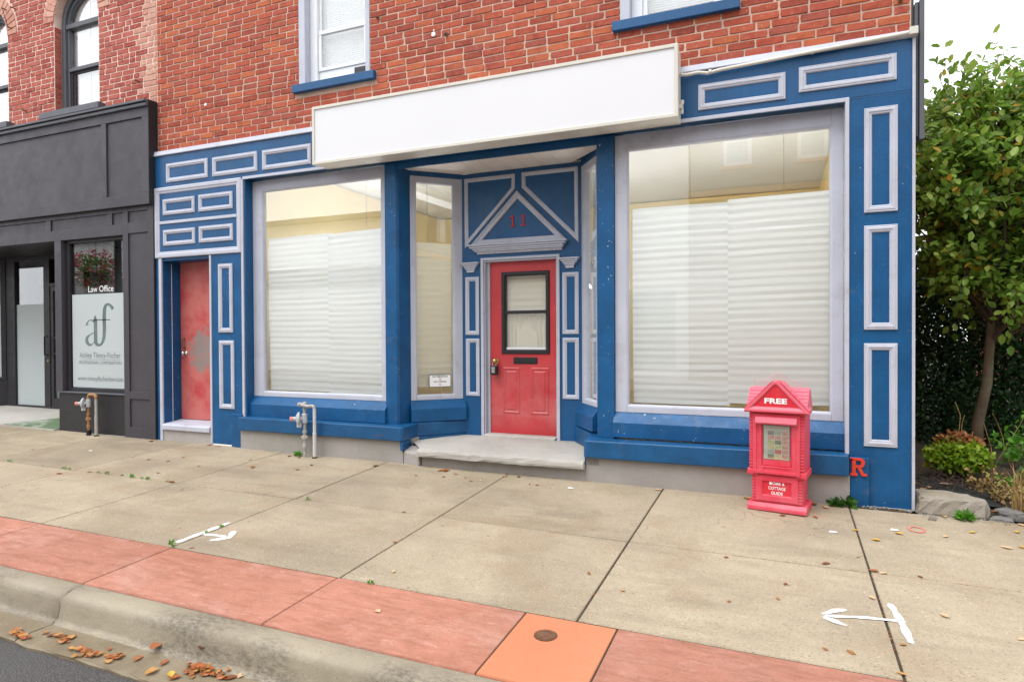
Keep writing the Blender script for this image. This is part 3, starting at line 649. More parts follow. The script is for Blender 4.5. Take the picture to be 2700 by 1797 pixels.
h = MB(); h.lathe((-7.40, 0.27, 1.165), (0, -1, 0), [(0, 0.034), (0.006, 0.032), (0.010, 0.014), (0.030, 0.014), (0.036, 0.028), (0.058, 0.030), (0.068, 0.018)], 16); h.build('door_knob', 'steel', sdr, smooth=True)
MB().prism_x([(-0.030, 0.178), (-0.032, 0.235), (-0.022, 0.252), (0.268, 0.282), (0.268, 0.178)], -7.490, -6.654).build('threshold', 'trim', B, 0.006)
MB().box(-7.492, -6.640, 0.0, 0.25, -0.10, 0.177).build('concrete_base', 'conc_base', B, 0.003)
pl = MB(); pl.box(-6.621, -6.119, 0.0, 0.22, 0.045, 2.4110); pil = pl.build('pilaster', 'blue_worn', B, 0.003)
mould(pil, -6.503, -6.267, 1.438, 2.290); mould(pil, -6.499, -6.252, 0.492, 1.339)
MB().box(-6.280, -6.108, -0.032, -0.001, 0.0, 0.437).build('plinth', 'blue_worn', pil, 0.005)
MB().box(-6.620, -6.281, -0.005, 0.0, 0.028, 0.044).build('base_strip', 'stucco_w', pil)
MB().box(-6.118, -6.084, -0.012, 0.11, 0.405, 3.311).build('edge_trim', 'trim', pil, 0.003)
# blue reveal beside the left window
box('window_reveal', 'blue', B, -6.083, -6.060, 0.004, 0.30, 0.41, 3.31, 0.002)

# ---- right corner pilaster
cp = MB(); cp.box(0.499, 0.944, 0.0, 0.24, -0.024, 3.3110); cpil = cp.build('pilaster', 'blue_worn', B, 0.003); cpil['label'] = 'corner pilaster with three tall panels and a red letter'
for z0, z1 in ((2.376, 3.225), (1.421, 2.270), (0.467, 1.311)): mould(cpil, 0.606, 0.845, z0, z1)
MB().box(0.468, 0.498, -0.014, 0.11, 0.392, 3.335).build('edge_trim', 'trim', cpil, 0.003)
MB().box(0.9445, 0.966, -0.016, 0.05, -0.030, 3.743).build('edge_trim', 'trim', cpil, 0.002)
MB().box(0.645, 0.943, -0.010, 0.02, -0.042, -0.025).build('base_strip', 'trim', cpil)
MB().box(0.500, 0.642, -0.036, -0.001, -0.060, 0.376).build('plinth', 'blue_worn', cpil, 0.005)
def slab_R(x, z, wd, ht, y):
    s = MB(); X = lambda u: x+u*wd; Zz = lambda v: z+v*ht
    def pr(p): s.prism_y([(X(a), Zz(c)) for a, c in p], y-0.016, y)
    pr([(0.0, 0.0), (0.44, 0.0), (0.44, 0.14), (0.34, 0.14), (0.34, 0.86), (0.0, 0.86+0.14), (0.0, 0.86), (0.10, 0.86), (0.10, 0.14), (0.0, 0.14)])
    pr([(0.0, 0.862), (0.34, 0.862), (0.34, 1.0), (0.0, 1.0)])
    outer = [(0.341, 1.0), (0.62, 1.0), (0.78, 0.96), (0.87, 0.86), (0.88, 0.72), (0.84, 0.58), (0.74, 0.49), (0.60, 0.455), (0.341, 0.455)]
    inner = [(0.341, 0.86), (0.56, 0.86), (0.63, 0.82), (0.655, 0.74), (0.64, 0.65), (0.57, 0.60), (0.52, 0.595), (0.45, 0.595), (0.341, 0.595)]
    n = len(outer)
    for i in range(n-1): pr([outer[i], outer[i+1], inner[i+1], inner[i]])
    pr([(0.42, 0.454), (0.66, 0.454), (0.84, 0.14), (1.0, 0.14), (1.0, 0.0), (0.70, 0.0)])
    return s
o = slab_R(0.502, 0.226, 0.122, 0.146, -0.0365); o.build('letter_r', 'rletter', cpil, 0.002)

# ---- stone sills, concrete base and step
st = MB(); st.prism_z([(-6.105, -0.100), (-3.790, -0.108), (-3.765, -0.085), (-3.800, 0.26), (-3.385, 0.745), (-3.40, 0.80), (-6.105, 0.30)], 0.253, lambda x, y: 0.408+0.006*math.sin(x*4))
st.prism_z([(-3.812, -0.088), (-3.770, -0.090), (-3.803, 0.262), (-3.389, 0.742), (-3.43, 0.79), (-3.85, 0.28)], 0.150, 0.2525)
stL = st.build('stone_sill', 'blue_stone', B, 0.012, seg=3)
st = MB(); st.prism_z([(-1.755, -0.100), (-1.73, -0.125), (0.490, -0.125), (0.490, 0.30), (-1.70, 0.40), (-2.06, 0.80), (-2.125, 0.742), (-1.905, 0.44), (-1.775, 0.20)], 0.228, lambda x, y: 0.396+0.006*math.sin(x*5))
st.prism_z([(-1.757, -0.07), (-1.60, -0.07), (-1.70, 0.40), (-2.06, 0.79), (-2.121, 0.740), (-1.902, 0.438), (-1.772, 0.20)], 0.14, 0.2275)
stR = st.build('stone_sill', 'blue_stone', B, 0.012, seg=3)
cb = MB(); cb.box(-6.105, -3.79, -0.058, 0.28, -0.15, 0.2520); cb.box(-1.742, 0.498, -0.070, 0.28, -0.2, 0.2270); cb.prism_z([(-3.5602, -0.058), (-1.7425, -0.062), (-1.7425, 0.10), (-3.5602, 0.10)], -0.15, 0.118)
cb.build('concrete_base', 'conc_base', B, 0.004)
def ztread(x, y): return 0.192+0.042*max(0, min(1, (y+0.15)/0.8))
sp = MB(); xs = np.linspace(-3.565, -1.748, 22); yj = [-0.150-0.006*math.sin(i*1.1)+random.uniform(-0.006, 0.006) for i in range(22)]
rows = []
for (dy, dz_, zf) in ((0.030, 0, 0.110), (0.004, 0, 0.119), (0.0, 0, 0.140), (0.002, 0, 0.168), (0.010, -0.006, None), (0.028, -0.001, None), (0.060, 0.0, None), (0.25, 0.0, None), (0.60, 0.0, None), (1.05, 0.0, None)):
    r_w = []
    for i in range(22):
        y = yj[i]*(1 if dy < 0.1 else 0.5)+dy; x = xs[i] if dy < 0.1 else xs[i]-(0.24*(1-i/21) if dy > 0.2 else 0)
        jt = random.uniform(-0.004, 0.004)
        r_w.append((x, y+(jt if dy < 0.06 else 0), (zf+jt*0.8 if zf else ztread(x, y)+dz_+jt*0.5)))
    rows.append(r_w)
sp.add([p for r in rows for p in r], [(a*22+i, a*22+i+1, (a+1)*22+i+1, (a+1)*22+i) for a in range(len(rows)-1) for i in range(21)])
nr = len(rows); sp.add([rows[a][0] for a in range(nr)]+[(rows[-1][0][0], rows[-1][0][1], 0.11)], [tuple(range(nr+1))]); sp.add([rows[a][21] for a in range(nr)]+[(rows[-1][21][0], rows[-1][21][1], 0.11)], [tuple(range(nr, -1, -1))])
sp.build('entrance_step', 'step', B)
fl = MB(); fl.prism_z([(-3.7895, -0.058), (-3.72, -0.075), (-3.567, -0.105), (-3.567, 0.10), (-3.7895, 0.10)], -0.15, lambda x, y: 0.186-0.045*max(0, min(1, (0.02-y)/0.1))); fl.build('mortar_haunch', 'conc_base', B, 0.02)

# ---- window builder: a panel from p0 to p1 in plan (left to right seen from the street)
def local_frame(p0, p1):
    u = Vector((p1[0]-p0[0], p1[1]-p0[1], 0)); L = u.length; u.normalize(); n = Vector((-u.y, u.x, 0))
    return Matrix(((u.x, n.x, 0, p0[0]), (u.y, n.y, 0, p0[1]), (0, 0, 1, 0), (0, 0, 0, 1))), L
def shop_window(name, p0, p1, z0, z1, l, r, bt, tp, zb=0.41, label=None):
    M, L = local_frame(p0, p1); e = 0.016
    f = MB(M); f.box(0, l, 0, 0.06, z0, z1); f.box(L-r, L, 0, 0.06, z0, z1); f.box(l+5e-4, L-r-5e-4, 0.0015, 0.06, z0, z0+bt); f.box(l+5e-4, L-r-5e-4, 0.0015, 0.06, z1-tp, z1)
    win = f.build(name, 'trim', B, 0.004)
    if label: win['label'] = label
    s = MB(M); s.frame([(l, z0+bt), (L-r, z0+bt), (L-r, z1-tp), (l, z1-tp)], [(-0.004, -0.010), (0.0, -0.004), (0.010, -0.008), (e, -0.030), (e, -0.06)], 0); s.build('glazing_bead', 'trim', win)
    g = MB(M); g.box(l+e-0.004, L-r-e+0.004, 0.040, 0.045, z0+bt+e-0.004, z1-tp-e+0.004); g.build('pane', 'glass', win)
    s = MB(M); s.prism_x([(-0.072, zb+0.001), (-0.072, z0-0.094), (-0.068, z0-0.088), (-0.002, z0-0.002), (0.06, z0-0.002), (0.06, zb+0.001)], -0.012, L+0.012); s.build('window_bulkhead', 'blue_worn', win, 0.004)
    return win, M, L
wL, ML, LL = shop_window('shop_window', (-6.058, 0.12), (-4.102, 0.12), 0.652, 3.296, 0.140, 0.068, 0.050, 0.118, label='large shop window left of the entrance')
wR, MR, LR = shop_window('shop_window', (-1.500, 0.12), (0.467, 0.12), 0.645, 3.296, 0.112, 0.090, 0.060, 0.135, label='largest shop window behind the red box')
sL, MsL, LsL = shop_window('sidelight_window', (-3.905, 0.300), (-3.452, 0.728), 0.650, 3.205, 0.062, 0.105, 0.045, 0.060, label='narrow angled window left of the entrance door')
sR, MsR, LsR = shop_window('sidelight_window', (-2.018, 0.728), (-1.725, 0.330), 0.650, 3.205, 0.075, 0.060, 0.045, 0.060, label='narrow angled window right of the entrance door')
# pillars beside the entrance
p = MB(); p.prism_z([(-4.100, 0.085), (-3.955, 0.085), (-3.935, 0.11), (-3.905, 0.299), (-4.02, 0.40), (-4.100, 0.40)], 0.405, 3.300); p.build('pillar', 'blue_worn', B, 0.003)
p = MB(); p.prism_z([(-1.664, 0.085), (-1.502, 0.085), (-1.502, 0.40), (-1.60, 0.40), (-1.724, 0.329), (-1.68, 0.12)], 0.394, 3.300); p.build('pillar', 'blue_worn', B, 0.003)
# header band of the recess and soffit boards
hd = MB(); hd.box(-4.099, -1.503, 0.105, 0.135, 3.235, 3.3110)
for a, c in (((-3.905, 0.300), (-3.452, 0.728)), ((-2.018, 0.728), (-1.725, 0.330))):
    M, L = local_frame(a, c); hh = MB(M); hh.box(-0.01, L+0.01, 0.001, 0.06, 3.206, 3.31); hd.add([tuple(v) for v in hh.v], hh.f)
hd.build('recess_header', 'blue', B, 0.002)
def clip(poly, c):
    out = poly
    n = len(c)
    for i in range(n):
        a, bb = c[i], c[(i+1) % n]; res = []
        side = lambda q: (bb[0]-a[0])*(q[1]-a[1])-(bb[1]-a[1])*(q[0]-a[0])
        for j in range(len(out)):
            s, e = out[j-1], out[j]; fs, fe = side(s), side(e)
            if (fs >= 0) != (fe >= 0):
                t = fs/(fs-fe); res.append((s[0]+t*(e[0]-s[0]), s[1]+t*(e[1]-s[1])))
            if fe >= 0: res.append(e)
        out = res
        if not out: break
    return out
hull = [(-3.93, 0.136), (-1.66, 0.136), (-1.70, 0.30), (-1.745, 0.345), (-2.02, 0.719), (-3.44, 0.719), (-3.885, 0.315), (-3.92, 0.28)]
sf = MB(); sf.prism_z(hull, 3.275, 3.300); soff = sf.build('soffit', 'dark', B)
x = -4.0
while x < -1.6:
    q = clip([(x+0.002, 0), (x+0.194, 0), (x+0.194, 1), (x+0.002, 1)], hull)
    if len(q) > 2: MB().prism_z(q, 3.257+random.uniform(0, 0.002), 3.2745).build('soffit_board', 'soffit', soff, 0.002)
    x += 0.1965

# ---- entrance wall with door, pediment and capitals
Y = 0.72
ew = MB(); ew.box(-3.470, -3.182, Y, Y+0.16, 0.19, 3.256); ew.box(-2.293, -2.005, Y, Y+0.16, 0.19, 3.256); ew.box(-3.1815, -2.2935, Y, Y+0.16, 2.245, 3.256)
ewall = ew.build('entrance_wall', 'blue', B, 0.001)
CAS = [(0, 0), (0, 0.012), (0.006, 0.018), (0.024, 0.018), (0.030, 0.010), (0.036, 0.008), (0.036, -0.08)]
c = MB()
for (x0, x1) in ((-3.218, -3.182), (-2.293, -2.262)): c.box(x0, x1, Y-0.016, Y-0.0005, 0.215, 2.275)
c.box(-3.1815, -2.2935, Y-0.016, Y-0.0005, 2.246, 2.275); c.box(-3.1815, -3.168, Y, Y+0.13, 0.22, 2.2445); c.box(-2.307, -2.2935, Y, Y+0.13, 0.22, 2.2445); c.box(-3.1675, -2.3075, Y, Y+0.13, 2.228, 2.2445)
c.box(-3.1675, -3.135, Y+0.055, Y+0.125, 0.24, 2.2275)
c.build('door_casing', 'trim', ewall, 0.003)
SML = [(0, 0), (0, 0.010), (0.008, 0.014), (0.026, 0.014), (0.034, 0.007), (0.042, 0.005), (0.044, 0)]
MB().frame([(-3.424, 3.203), (-3.420, 2.402), (-2.790, 3.034), (-2.786, 3.203)], SML, Y).build('panel_moulding', 'trim', ewall)
MB().frame([(-2.705, 3.207), (-2.702, 3.038), (-2.045, 2.392), (-2.050, 3.207)], SML, Y).build('panel_moulding', 'trim', ewall)
for x0, x1, z0, z1 in ((-3.418, -3.243, 1.394, 2.063), (-3.415, -3.240, 0.687, 1.350), (-2.230, -2.045, 1.398, 2.070), (-2.230, -2.045, 0.690, 1.357)):
    MB().frame([(x0, z0), (x1, z0), (x1, z1), (x0, z1)], [(a*1.08, h) for a, h in SML], Y).build('panel_moulding', 'trim', ewall)
pd = MB(); pd.frame([(-3.335, 2.425), (-2.175, 2.425), (-2.755, 3.004)], [(0, 0), (0, 0.035), (0.010, 0.045), (0.018, 0.042), (0.024, 0.030), (0.052, 0.026), (0.058, 0.018), (0.060, 0)], Y)
ped = pd.build('pediment', 'trim', B)
cn = MB()
for (xa, xb, za, zb, dp) in ((-3.361, -2.160, 2.408, 2.428, 0.085), (-3.335, -2.182, 2.385, 2.4078, 0.070), (-3.305, -2.205, 2.362, 2.3848, 0.055), (-3.285, -2.215, 2.345, 2.3618, 0.045), (-3.257, -2.229, 2.316, 2.3448, 0.022)):
    cn.box(xa, xb, Y-dp, Y-0.0006, za, zb)
cn.build('cornice', 'trim', ped, 0.004)
for i in range(34): box('dentil', 'trim', ped, -3.25+i*0.030, -3.231+i*0.030, Y-0.034, Y-0.0225, 2.322, 2.3435, 0)
for x0, x1 in ((-3.462, -3.231), (-2.258, -2.028)):
    cx = (x0+x1)/2; k = MB()
    for (hw, za, zb, dp) in ((0.112, 2.212, 2.230, 0.060), (0.096, 2.190, 2.2118, 0.048), (0.078, 2.168, 2.1898, 0.038), (0.062, 2.148, 2.1678, 0.030), (0.048, 2.116, 2.1478, 0.022)):
        k.box(max(cx-hw, -3.462), cx+hw, Y-dp, Y-0.0006, za, zb)
    k.build('capital', 'trim', ewall, 0.004)
def digit1(x, z, wd, ht, y):
    s = MB(); X = lambda u: x+u*wd; Zz = lambda v: z+v*ht
    s.prism_y([(X(a), Zz(c)) for a, c in [(0.10, 0), (0.95, 0), (0.95, 0.12), (0.72, 0.14), (0.70, 1.0), (0.48, 1.0), (0.02, 0.84), (0.05, 0.72), (0.40, 0.80), (0.38, 0.14), (0.10, 0.12)]], y-0.012, y-0.0006)
    return s
digit1(-2.849, 2.608, 0.064, 0.130, Y).build('house_number', 'dig_red', ewall, 0.003)
digit1(-2.719, 2.610, 0.064, 0.130, Y).build('house_number', 'dig_red', ewall, 0.003)
# entrance door
yd = Y+0.075
dl = MB(); dl.box(-3.134, -2.991, yd, yd+0.045, 0.262, 2.226); dl.box(-2.4068, -2.308, yd, yd+0.045, 0.262, 2.226); dl.box(-2.9908, -2.407, yd, yd+0.045, 0.262, 1.1755); dl.box(-2.9908, -2.407, yd, yd+0.045, 2.1105, 2.226)
door = dl.build('entrance_door', 'red_door', B); door['label'] = 'red entrance door with a black framed window and mail slot'
lf = MB(); lf.frame([(-2.9905, 1.176), (-2.4075, 1.176), (-2.4075, 2.110), (-2.9905, 2.110)], [(0, 0), (0, 0.012), (0.008, 0.018), (0.036, 0.018), (0.046, 0.006), (0.046, -0.04)], yd); lf.box(-2.9445, -2.4535, yd-0.012, yd+0.025, 1.632, 1.668)
lf.build('window_frame', 'black', door, 0.001)
gp = MB(); gp.box(-2.944, -2.454, yd+0.026, yd+0.030, 1.222, 1.631); gp.box(-2.944, -2.454, yd+0.026, yd+0.030, 1.669, 2.064); gp.build('pane', 'glass', door)
MB().box(-2.940, -2.458, yd+0.010, yd+0.022, 1.223, 1.250).build('window_ledge', 'white', door, 0.003)
EMB = [(0, 0.0005), (0.010, 0.007), (0.020, 0.0085), (0.030, 0.003), (0.040, 0.0015), (0.055, 0.0095), (0.062, 0.0095)]
for x0, x1 in ((-2.982, -2.767), (-2.639, -2.417)):
    e_ = MB(); e_.frame([(x0, 0.49), (x1, 0.49), (x1, 1.022), (x0, 1.022)], EMB, yd); e_.prism_y([(x0+0.062, 0.552), (x1-0.062, 0.552), (x1-0.062, 0.960), (x0+0.062, 0.960)], yd-0.0095, yd-0.001); e_.build('embossed_panel', 'red_door', door)
ms = MB(); ms.box(-2.846, -2.556, yd-0.008, yd-0.0005, 1.062, 1.137); ms.box(-2.832, -2.570, yd-0.014, yd-0.0085, 1.074, 1.125); ms.build('mail_slot', 'black', door, 0.003)
k = MB(); k.lathe((-3.063, yd, 1.092), (0, -1, 0), [(0, 0.034), (0.006, 0.033), (0.012, 0.014), (0.034, 0.013), (0.042, 0.027), (0.060, 0.030), (0.072, 0.020), (0.076, 0.006)], 18); k.build('door_knob', 'brass', door, smooth=True)
MB().prism_x([(0.66, 0.225), (0.66, 0.245), (0.70, 0.260), (0.90, 0.260), (0.90, 0.225)], -3.166, -2.309).build('threshold', 'step', ewall, 0.003)

# ---- interior: a plain cream and yellow room with low-hung fluorescent fill lights
rm = MB(); rm.box(-6.20, 0.70, 4.9, 5.0, 0.2, 3.6); rm.box(-6.22, -6.08, 0.30, 4.9, 0.2, 3.6); rm.box(0.50, 0.62, 0.32, 4.9, 0.2, 3.6); rm.build('interior_wall', 'interior_y', B)
box('interior_ceiling', 'ceil_in', B, -6.20, 0.70, 0.302, 5.0, 3.62, 3.66, 0)
box('interior_floor', 'floor_in', B, -6.20, 0.62, 0.80, 5.0, 0.10, 0.22, 0)
hw = MB(); hw.box(-6.08, -4.11, 0.20, 0.30, 3.30, 3.62); hw.box(-1.49, 0.49, 0.20, 0.30, 3.30, 3.62); hw.box(-3.46, -2.01, 0.885, 0.90, 0.22, 3.62); hw.build('interior_lining', 'interior', B)
for i, (x, y) in enumerate(((-5.0, 1.7), (-2.75, 2.3), (-0.5, 1.7))):
    zt = 2.05  # number and low hang of these fittings are made up to brighten the blinds
    L = empty('shop_fill_light', (x, y, zt), 'fluorescent fill light hung low inside the shop, %s' % ('left of the entrance', 'behind the entrance door', 'behind the right window')[i], 'fill light', 'shop fill lights')
    MB().box(x-0.62, x+0.62, y-0.12, y+0.12, zt-0.09, zt-0.05).build('housing', 'white', L, 0.004)
    for s in (-0.06, 0.06): MB().tube([(x-0.58, y+s, zt-0.02), (x+0.58, y+s, zt-0.02)], 0.018, 10).build('tube', 'tube_light', L)
    for s in (-0.5, 0.5): MB().tube([(x+s, y, zt-0.06), (x+s, y, 3.62)], 0.004, 6).build('hanger', 'steel', L)

# ------------------------------------------------------------------ pleated paper blinds
def blind(M, u0, u1, v, z0, z1, mt, label, pitch=0.066, depth=0.011, tilt=0.0, flare=0.0, cat='blind'):
    b = MB(M); n = max(2, int((z1-z0)/(pitch/2))); nu = 11; vs = []
    zz_ = [z0+(z1-z0)*i/n+(random.uniform(-0.006, 0.006) if 0 < i < n else 0) for i in range(n+1)]
    dd_ = [(depth*random.uniform(0.55, 1.25) if i % 2 else random.uniform(-0.003, 0.003)) for i in range(n+1)]
    ph = random.uniform(0, 6)
    for i in range(n+1):
        t = i/n; wob = random.uniform(-0.003, 0.003)
        for j in range(nu):
            s = j/(nu-1); u = u0+(u1-u0)*s
            fl = flare*(1-t)**2*(0.5-s)
            z = zz_[i]+tilt*s*t+0.005*math.sin(s*3.3+ph+t*4)*(0.3+0.7*t)+wob*(s-0.5)*2
            vs.append((u+fl, v+dd_[i]*(0.8+0.3*math.sin(s*5+i*0.7+ph))+0.006*math.sin(s*2.6+t*5+ph), z))
    fs = [(i*nu+j, i*nu+j+1, (i+1)*nu+j+1, (i+1)*nu+j) for i in range(n) for j in range(nu-1)]
    b.add(vs, fs); return tag(b.build('paper_blind', mt), label, cat, 'pleated paper blinds')
blind(ML, 0.165, 1.135, 0.085, 0.725, 2.600, 'blind', 'white pleated paper blind, left half of the left shop window', flare=0.03)
blind(ML, 1.090, 1.905, 0.070, 0.712, 2.596, 'blind', 'white pleated paper blind, right half of the left shop window', tilt=0.012)
blind(MR, 0.150, 1.055, 0.085, 0.735, 2.598, 'blind', 'white pleated paper blind, left half of the largest shop window', flare=0.02)
blind(MR, 1.030, 1.885, 0.070, 0.765, 2.610, 'blind', 'white pleated paper blind, right half of the largest window behind the red box', tilt=0.020)
blind(MsL, 0.070, 0.500, 0.080, 0.795, 2.460, 'blind_c', 'cream pleated paper blind in the angled window left of the door', pitch=0.075)
blind(MsR, 0.070, 0.430, 0.080, 0.720, 2.500, 'blind', 'white pleated paper blind in the angled window right of the door')
D1 = Matrix.Identity(4)
blind(D1, -2.950, -2.450, yd+0.055, 1.66, 2.10, 'blind_c', 'cream pleated blind in the upper pane of the red entrance door', pitch=0.07, depth=0.010)
b = MB(); n = 28                                                       # gathered curtain, pulled up in the middle
vs = []
for i in range(n+1):
    s = i/n; top = 1.62-0.02*abs(s-0.5)
    for zz in (1.20, 1.40, top): vs.append((-2.955+0.51*s, yd+0.06+0.010*math.sin(i*1.9), zz))
b.add(vs, [(3*i+k, 3*i+3+k, 3*i+4+k, 3*i+1+k) for i in range(n) for k in range(2)])
b.add([(-2.83, yd+0.05, 1.235), (-2.57, yd+0.05, 1.235), (-2.575, yd+0.048, 1.40), (-2.70, yd+0.046, 1.555), (-2.825, yd+0.048, 1.40)], [(0, 1, 2, 3, 4)])
tag(b.build('door_curtain', 'blind_c'), 'folded cream paper in the lower pane of the red entrance door', 'curtain')

# notice in the angled window
ns = empty('window_notice', (-3.68, 0.50, 0.79), 'small framed no smoking notice in the angled window left of the door', 'notice')
def on_panel(M, u0, u1, v0, v1, z0, z1): return MB(M).box(u0, u1, v0, v1, z0, z1)
u0, u1 = 0.215, 0.475
on_panel(MsL, u0, u1, 0.030, 0.0335, 0.792, 0.936).build('border', 'dark_print', ns)
on_panel(MsL, u0+0.006, u1-0.006, 0.0275, 0.0295, 0.798, 0.930).build('card', 'paper_print', ns)
text('lettering', 'NO SMOKING', 'dark_print', ns, (u0+u1)/2, 0.0272, 0.905, height=0.018, width=0.185, bold=0.02, M=MsL, depth=0.0006)
text('lettering', 'NO VAPING', 'dark_print', ns, (u0+u1)/2, 0.0272, 0.846, height=0.018, width=0.15, bold=0.02, M=MsL, depth=0.0006)
for zc in (0.884, 0.822):
    rg = MB(MsL); cxu = (u0+u1)/2; R = 0.014; q = []
    for i in range(16):
        a0, a1 = i*math.pi/8, (i+1)*math.pi/8
        rg.add([(cxu+R*math.cos(a0), 0.0266, zc+R*math.sin(a0)), (cxu+R*math.cos(a1), 0.0266, zc+R*math.sin(a1)), (cxu+R*0.72*math.cos(a1), 0.0266, zc+R*0.72*math.sin(a1)), (cxu+R*0.72*math.cos(a0), 0.0266, zc+R*0.72*math.sin(a0))], [(0, 1, 2, 3)])
    rg.add([(cxu-0.010, 0.0264, zc+0.008), (cxu-0.007, 0.0264, zc+0.011), (cxu+0.010, 0.0264, zc-0.008), (cxu+0.007, 0.0264, zc-0.011)], [(0, 1, 2, 3)])
    rg.build('prohibition_ring', 'red_print', ns)
# key lock box hanging from the knob
lb = empty('lock_box', (-3.062, yd-0.06, 0.935), 'black key lock box hanging from the knob of the red entrance door', 'lock box')
MB().box(-3.104, -3.020, yd-0.085, yd-0.040, 0.935, 1.040).build('case', 'black_plastic', lb, 0.008)
MB().box(-3.085, -3.043, yd-0.091, yd-0.0855, 0.955, 1.025).build('dial_plate', 'regul', lb, 0.003)
for i in range(4): MB().tube([(-3.082, yd-0.093, 0.965+i*0.016), (-3.046, yd-0.093, 0.965+i*0.016)], 0.006, 8).build('dial', 'pipe', lb)
MB().tube([(-3.085, yd-0.062, 1.04), (-3.085, yd-0.055, 1.085), (-3.063, yd-0.045, 1.112), (-3.041, yd-0.055, 1.085), (-3.041, yd-0.062, 1.04)], 0.006, 8).build('shackle', 'steel', lb)

# ------------------------------------------------------------------ blank illuminated sign box
sg = empty('sign_box', (-2.84, -0.12, 3.28), 'long blank white sign box above the entrance', 'sign')
sx0, sx1, sz0, sz1, sy = -4.820, -0.846, 3.284, 3.922, -0.245
s = MB(); s.box(sx0+0.012, sx1-0.012, sy+0.012, 0.0-0.004, sz0+0.006, sz1-0.006); s.build('cabinet', 'sign_metal', sg, 0.004)
f = MB(); f.frame([(sx0, sz0), (sx1, sz0), (sx1, sz1), (sx0, sz1)], [(0.0, -0.06), (0.0, 0.006), (0.004, 0.010), (0.030, 0.010), (0.034, 0.004), (0.034, -0.010)], sy); f.build('retainer_frame', 'sign_metal', sg, 0)
MB().box(sx0+0.032, sx1-0.032, sy+0.002, sy+0.011, sz0+0.032, sz1-0.032).build('face_panel', 'sign_face', sg)
l = MB(); l.box(sx1-0.0115, sx1+0.020, -0.11, -0.07, 3.40, 3.44); l.tube([(sx1+0.012, -0.09, 3.40), (sx1+0.012, -0.09, 3.355)], 0.012, 10); l.tube([(sx1+0.012, -0.09, 3.44), (sx1+0.012, -0.09, 3.475)], 0.016, 10); l.build('light_sensor', 'sign_metal', sg, 0.002)

# ------------------------------------------------------------------ gas risers
def gas_riser(x, y, label, rusty, s=1.0):
    g = gz(x, y); E = empty('gas_riser', (x, y, g), label, 'gas riser', 'gas risers at the wall')
    mp, mw = ('pipe_rust', 'pipe') if rusty else ('pipe', 'pipe_w')
    r = 0.0175; top = 0.585 if rusty else 0.60; x2 = x+(0.155 if rusty else 0.140)
    P = MB(); P.tube([(x, y, g-0.02), (x, y, top-0.03)], r, 12)
    for (z, h, rr) in ((0.10, 0.045, 0.026), (0.20, 0.05, 0.030), (0.27, 0.035, 0.026)): P.lathe((x, y, g+z), (0, 0, 1), [(0, rr*0.8), (0.006, rr), (h-0.006, rr), (h, rr*0.8)], 12)
    P.tube([(x-0.045, y, g+0.225), (x+0.045, y, g+0.225)], 0.016, 8)
    P.build('riser_pipe', mp, E, smooth=False)
    c = MB()
    if rusty: c.tube([(x, y, top-0.05), (x, y, top-0.012), (x+0.02, y, top+0.012), (x+0.04, y, top+0.016), (x2-0.04, y, top+0.016), (x2-0.018, y, top+0.012), (x2, y, top-0.010), (x2, y, top-0.04)], 0.021, 12)
    else:
        c.tube([(x, y, top-0.05), (x, y, top+0.01)], 0.021, 12); c.tube([(x-0.03, y-0.015, top+0.005), (x-0.03, y-0.015, top+0.012), (x+0.015, y-0.03, top+0.004), (x+0.06, y-0.02, top-0.006), (x2-0.03, y, top-0.002), (x2-0.008, y, top-0.01), (x2, y, top-0.045)], 0.019, 12)
        c.lathe((x-0.075, y-0.01, top+0.010), (1, -0.15, 0), [(0, 0.016), (0.004, 0.026), (0.030, 0.027), (0.034, 0.019), (0.06, 0.018)], 12); c.lathe((x, y, top+0.0), (0, 0, 1), [(0, 0.026), (0.03, 0.026), (0.042, 0.016)], 12)
    c.build('elbow_run', mp, E, smooth=False)
    q = MB(); q.tube([(x2, y, g-0.01), (x2, y, g+0.28), (x2+0.001, y, g+0.29), (x2, y, top-0.03)], [0.0215, 0.0215, 0.0185, 0.0185], 12); q.build('drop_pipe', mw, E)
    k = MB(); k.lathe((x2, y, g-0.005), (0, 0, 1), [(0, 0.03), (0.016, 0.03), (0.018, 0.022)], 12)
    k.build('rubber_boot', 'black_plastic', E)
    if rusty: MB().lathe((x, y, g-0.005), (0, 0, 1), [(0, 0.032), (0.075, 0.030), (0.078, 0.02)], 12).build('rubber_boot', 'black_plastic', E)
    ax = Vector((-0.75, -0.62, 0.0)); zc = g+0.44
    R = MB(); o = Vector((x, y, zc)); R.tube([o, o+ax*0.05], 0.020, 10); R.lathe(o+ax*0.045, ax, [(0, 0.03), (0.006, 0.060), (0.012, 0.074), (0.028, 0.074), (0.036, 0.060), (0.046, 0.044), (0.052, 0.024), (0.085, 0.022)], 20)
    R.lathe(o, (0, 0, 1), [(-0.055, 0.022), (-0.05, 0.032), (0.05, 0.032), (0.055, 0.022)], 12); R.lathe(o+ax*0.06+Vector((0, 0, -0.05)), (0, 0, -1), [(0, 0.03), (0.045, 0.028), (0.05, 0.02)], 10)
    R.build('regulator', 'regul', E, 0.002)
    MB().lathe(o+ax*0.132, ax, [(0, 0.020), (0.004, 0.026), (0.026, 0.026), (0.032, 0.018)], 14).build('red_cap', 'salmon', E)
gas_riser(-5.030, -0.165, 'grey gas riser pipes with a red capped regulator below the left shop window', False)
gas_riser(-8.800, -0.115, 'rusty brown gas riser pipes against the black wall of the dark shopfront', True)

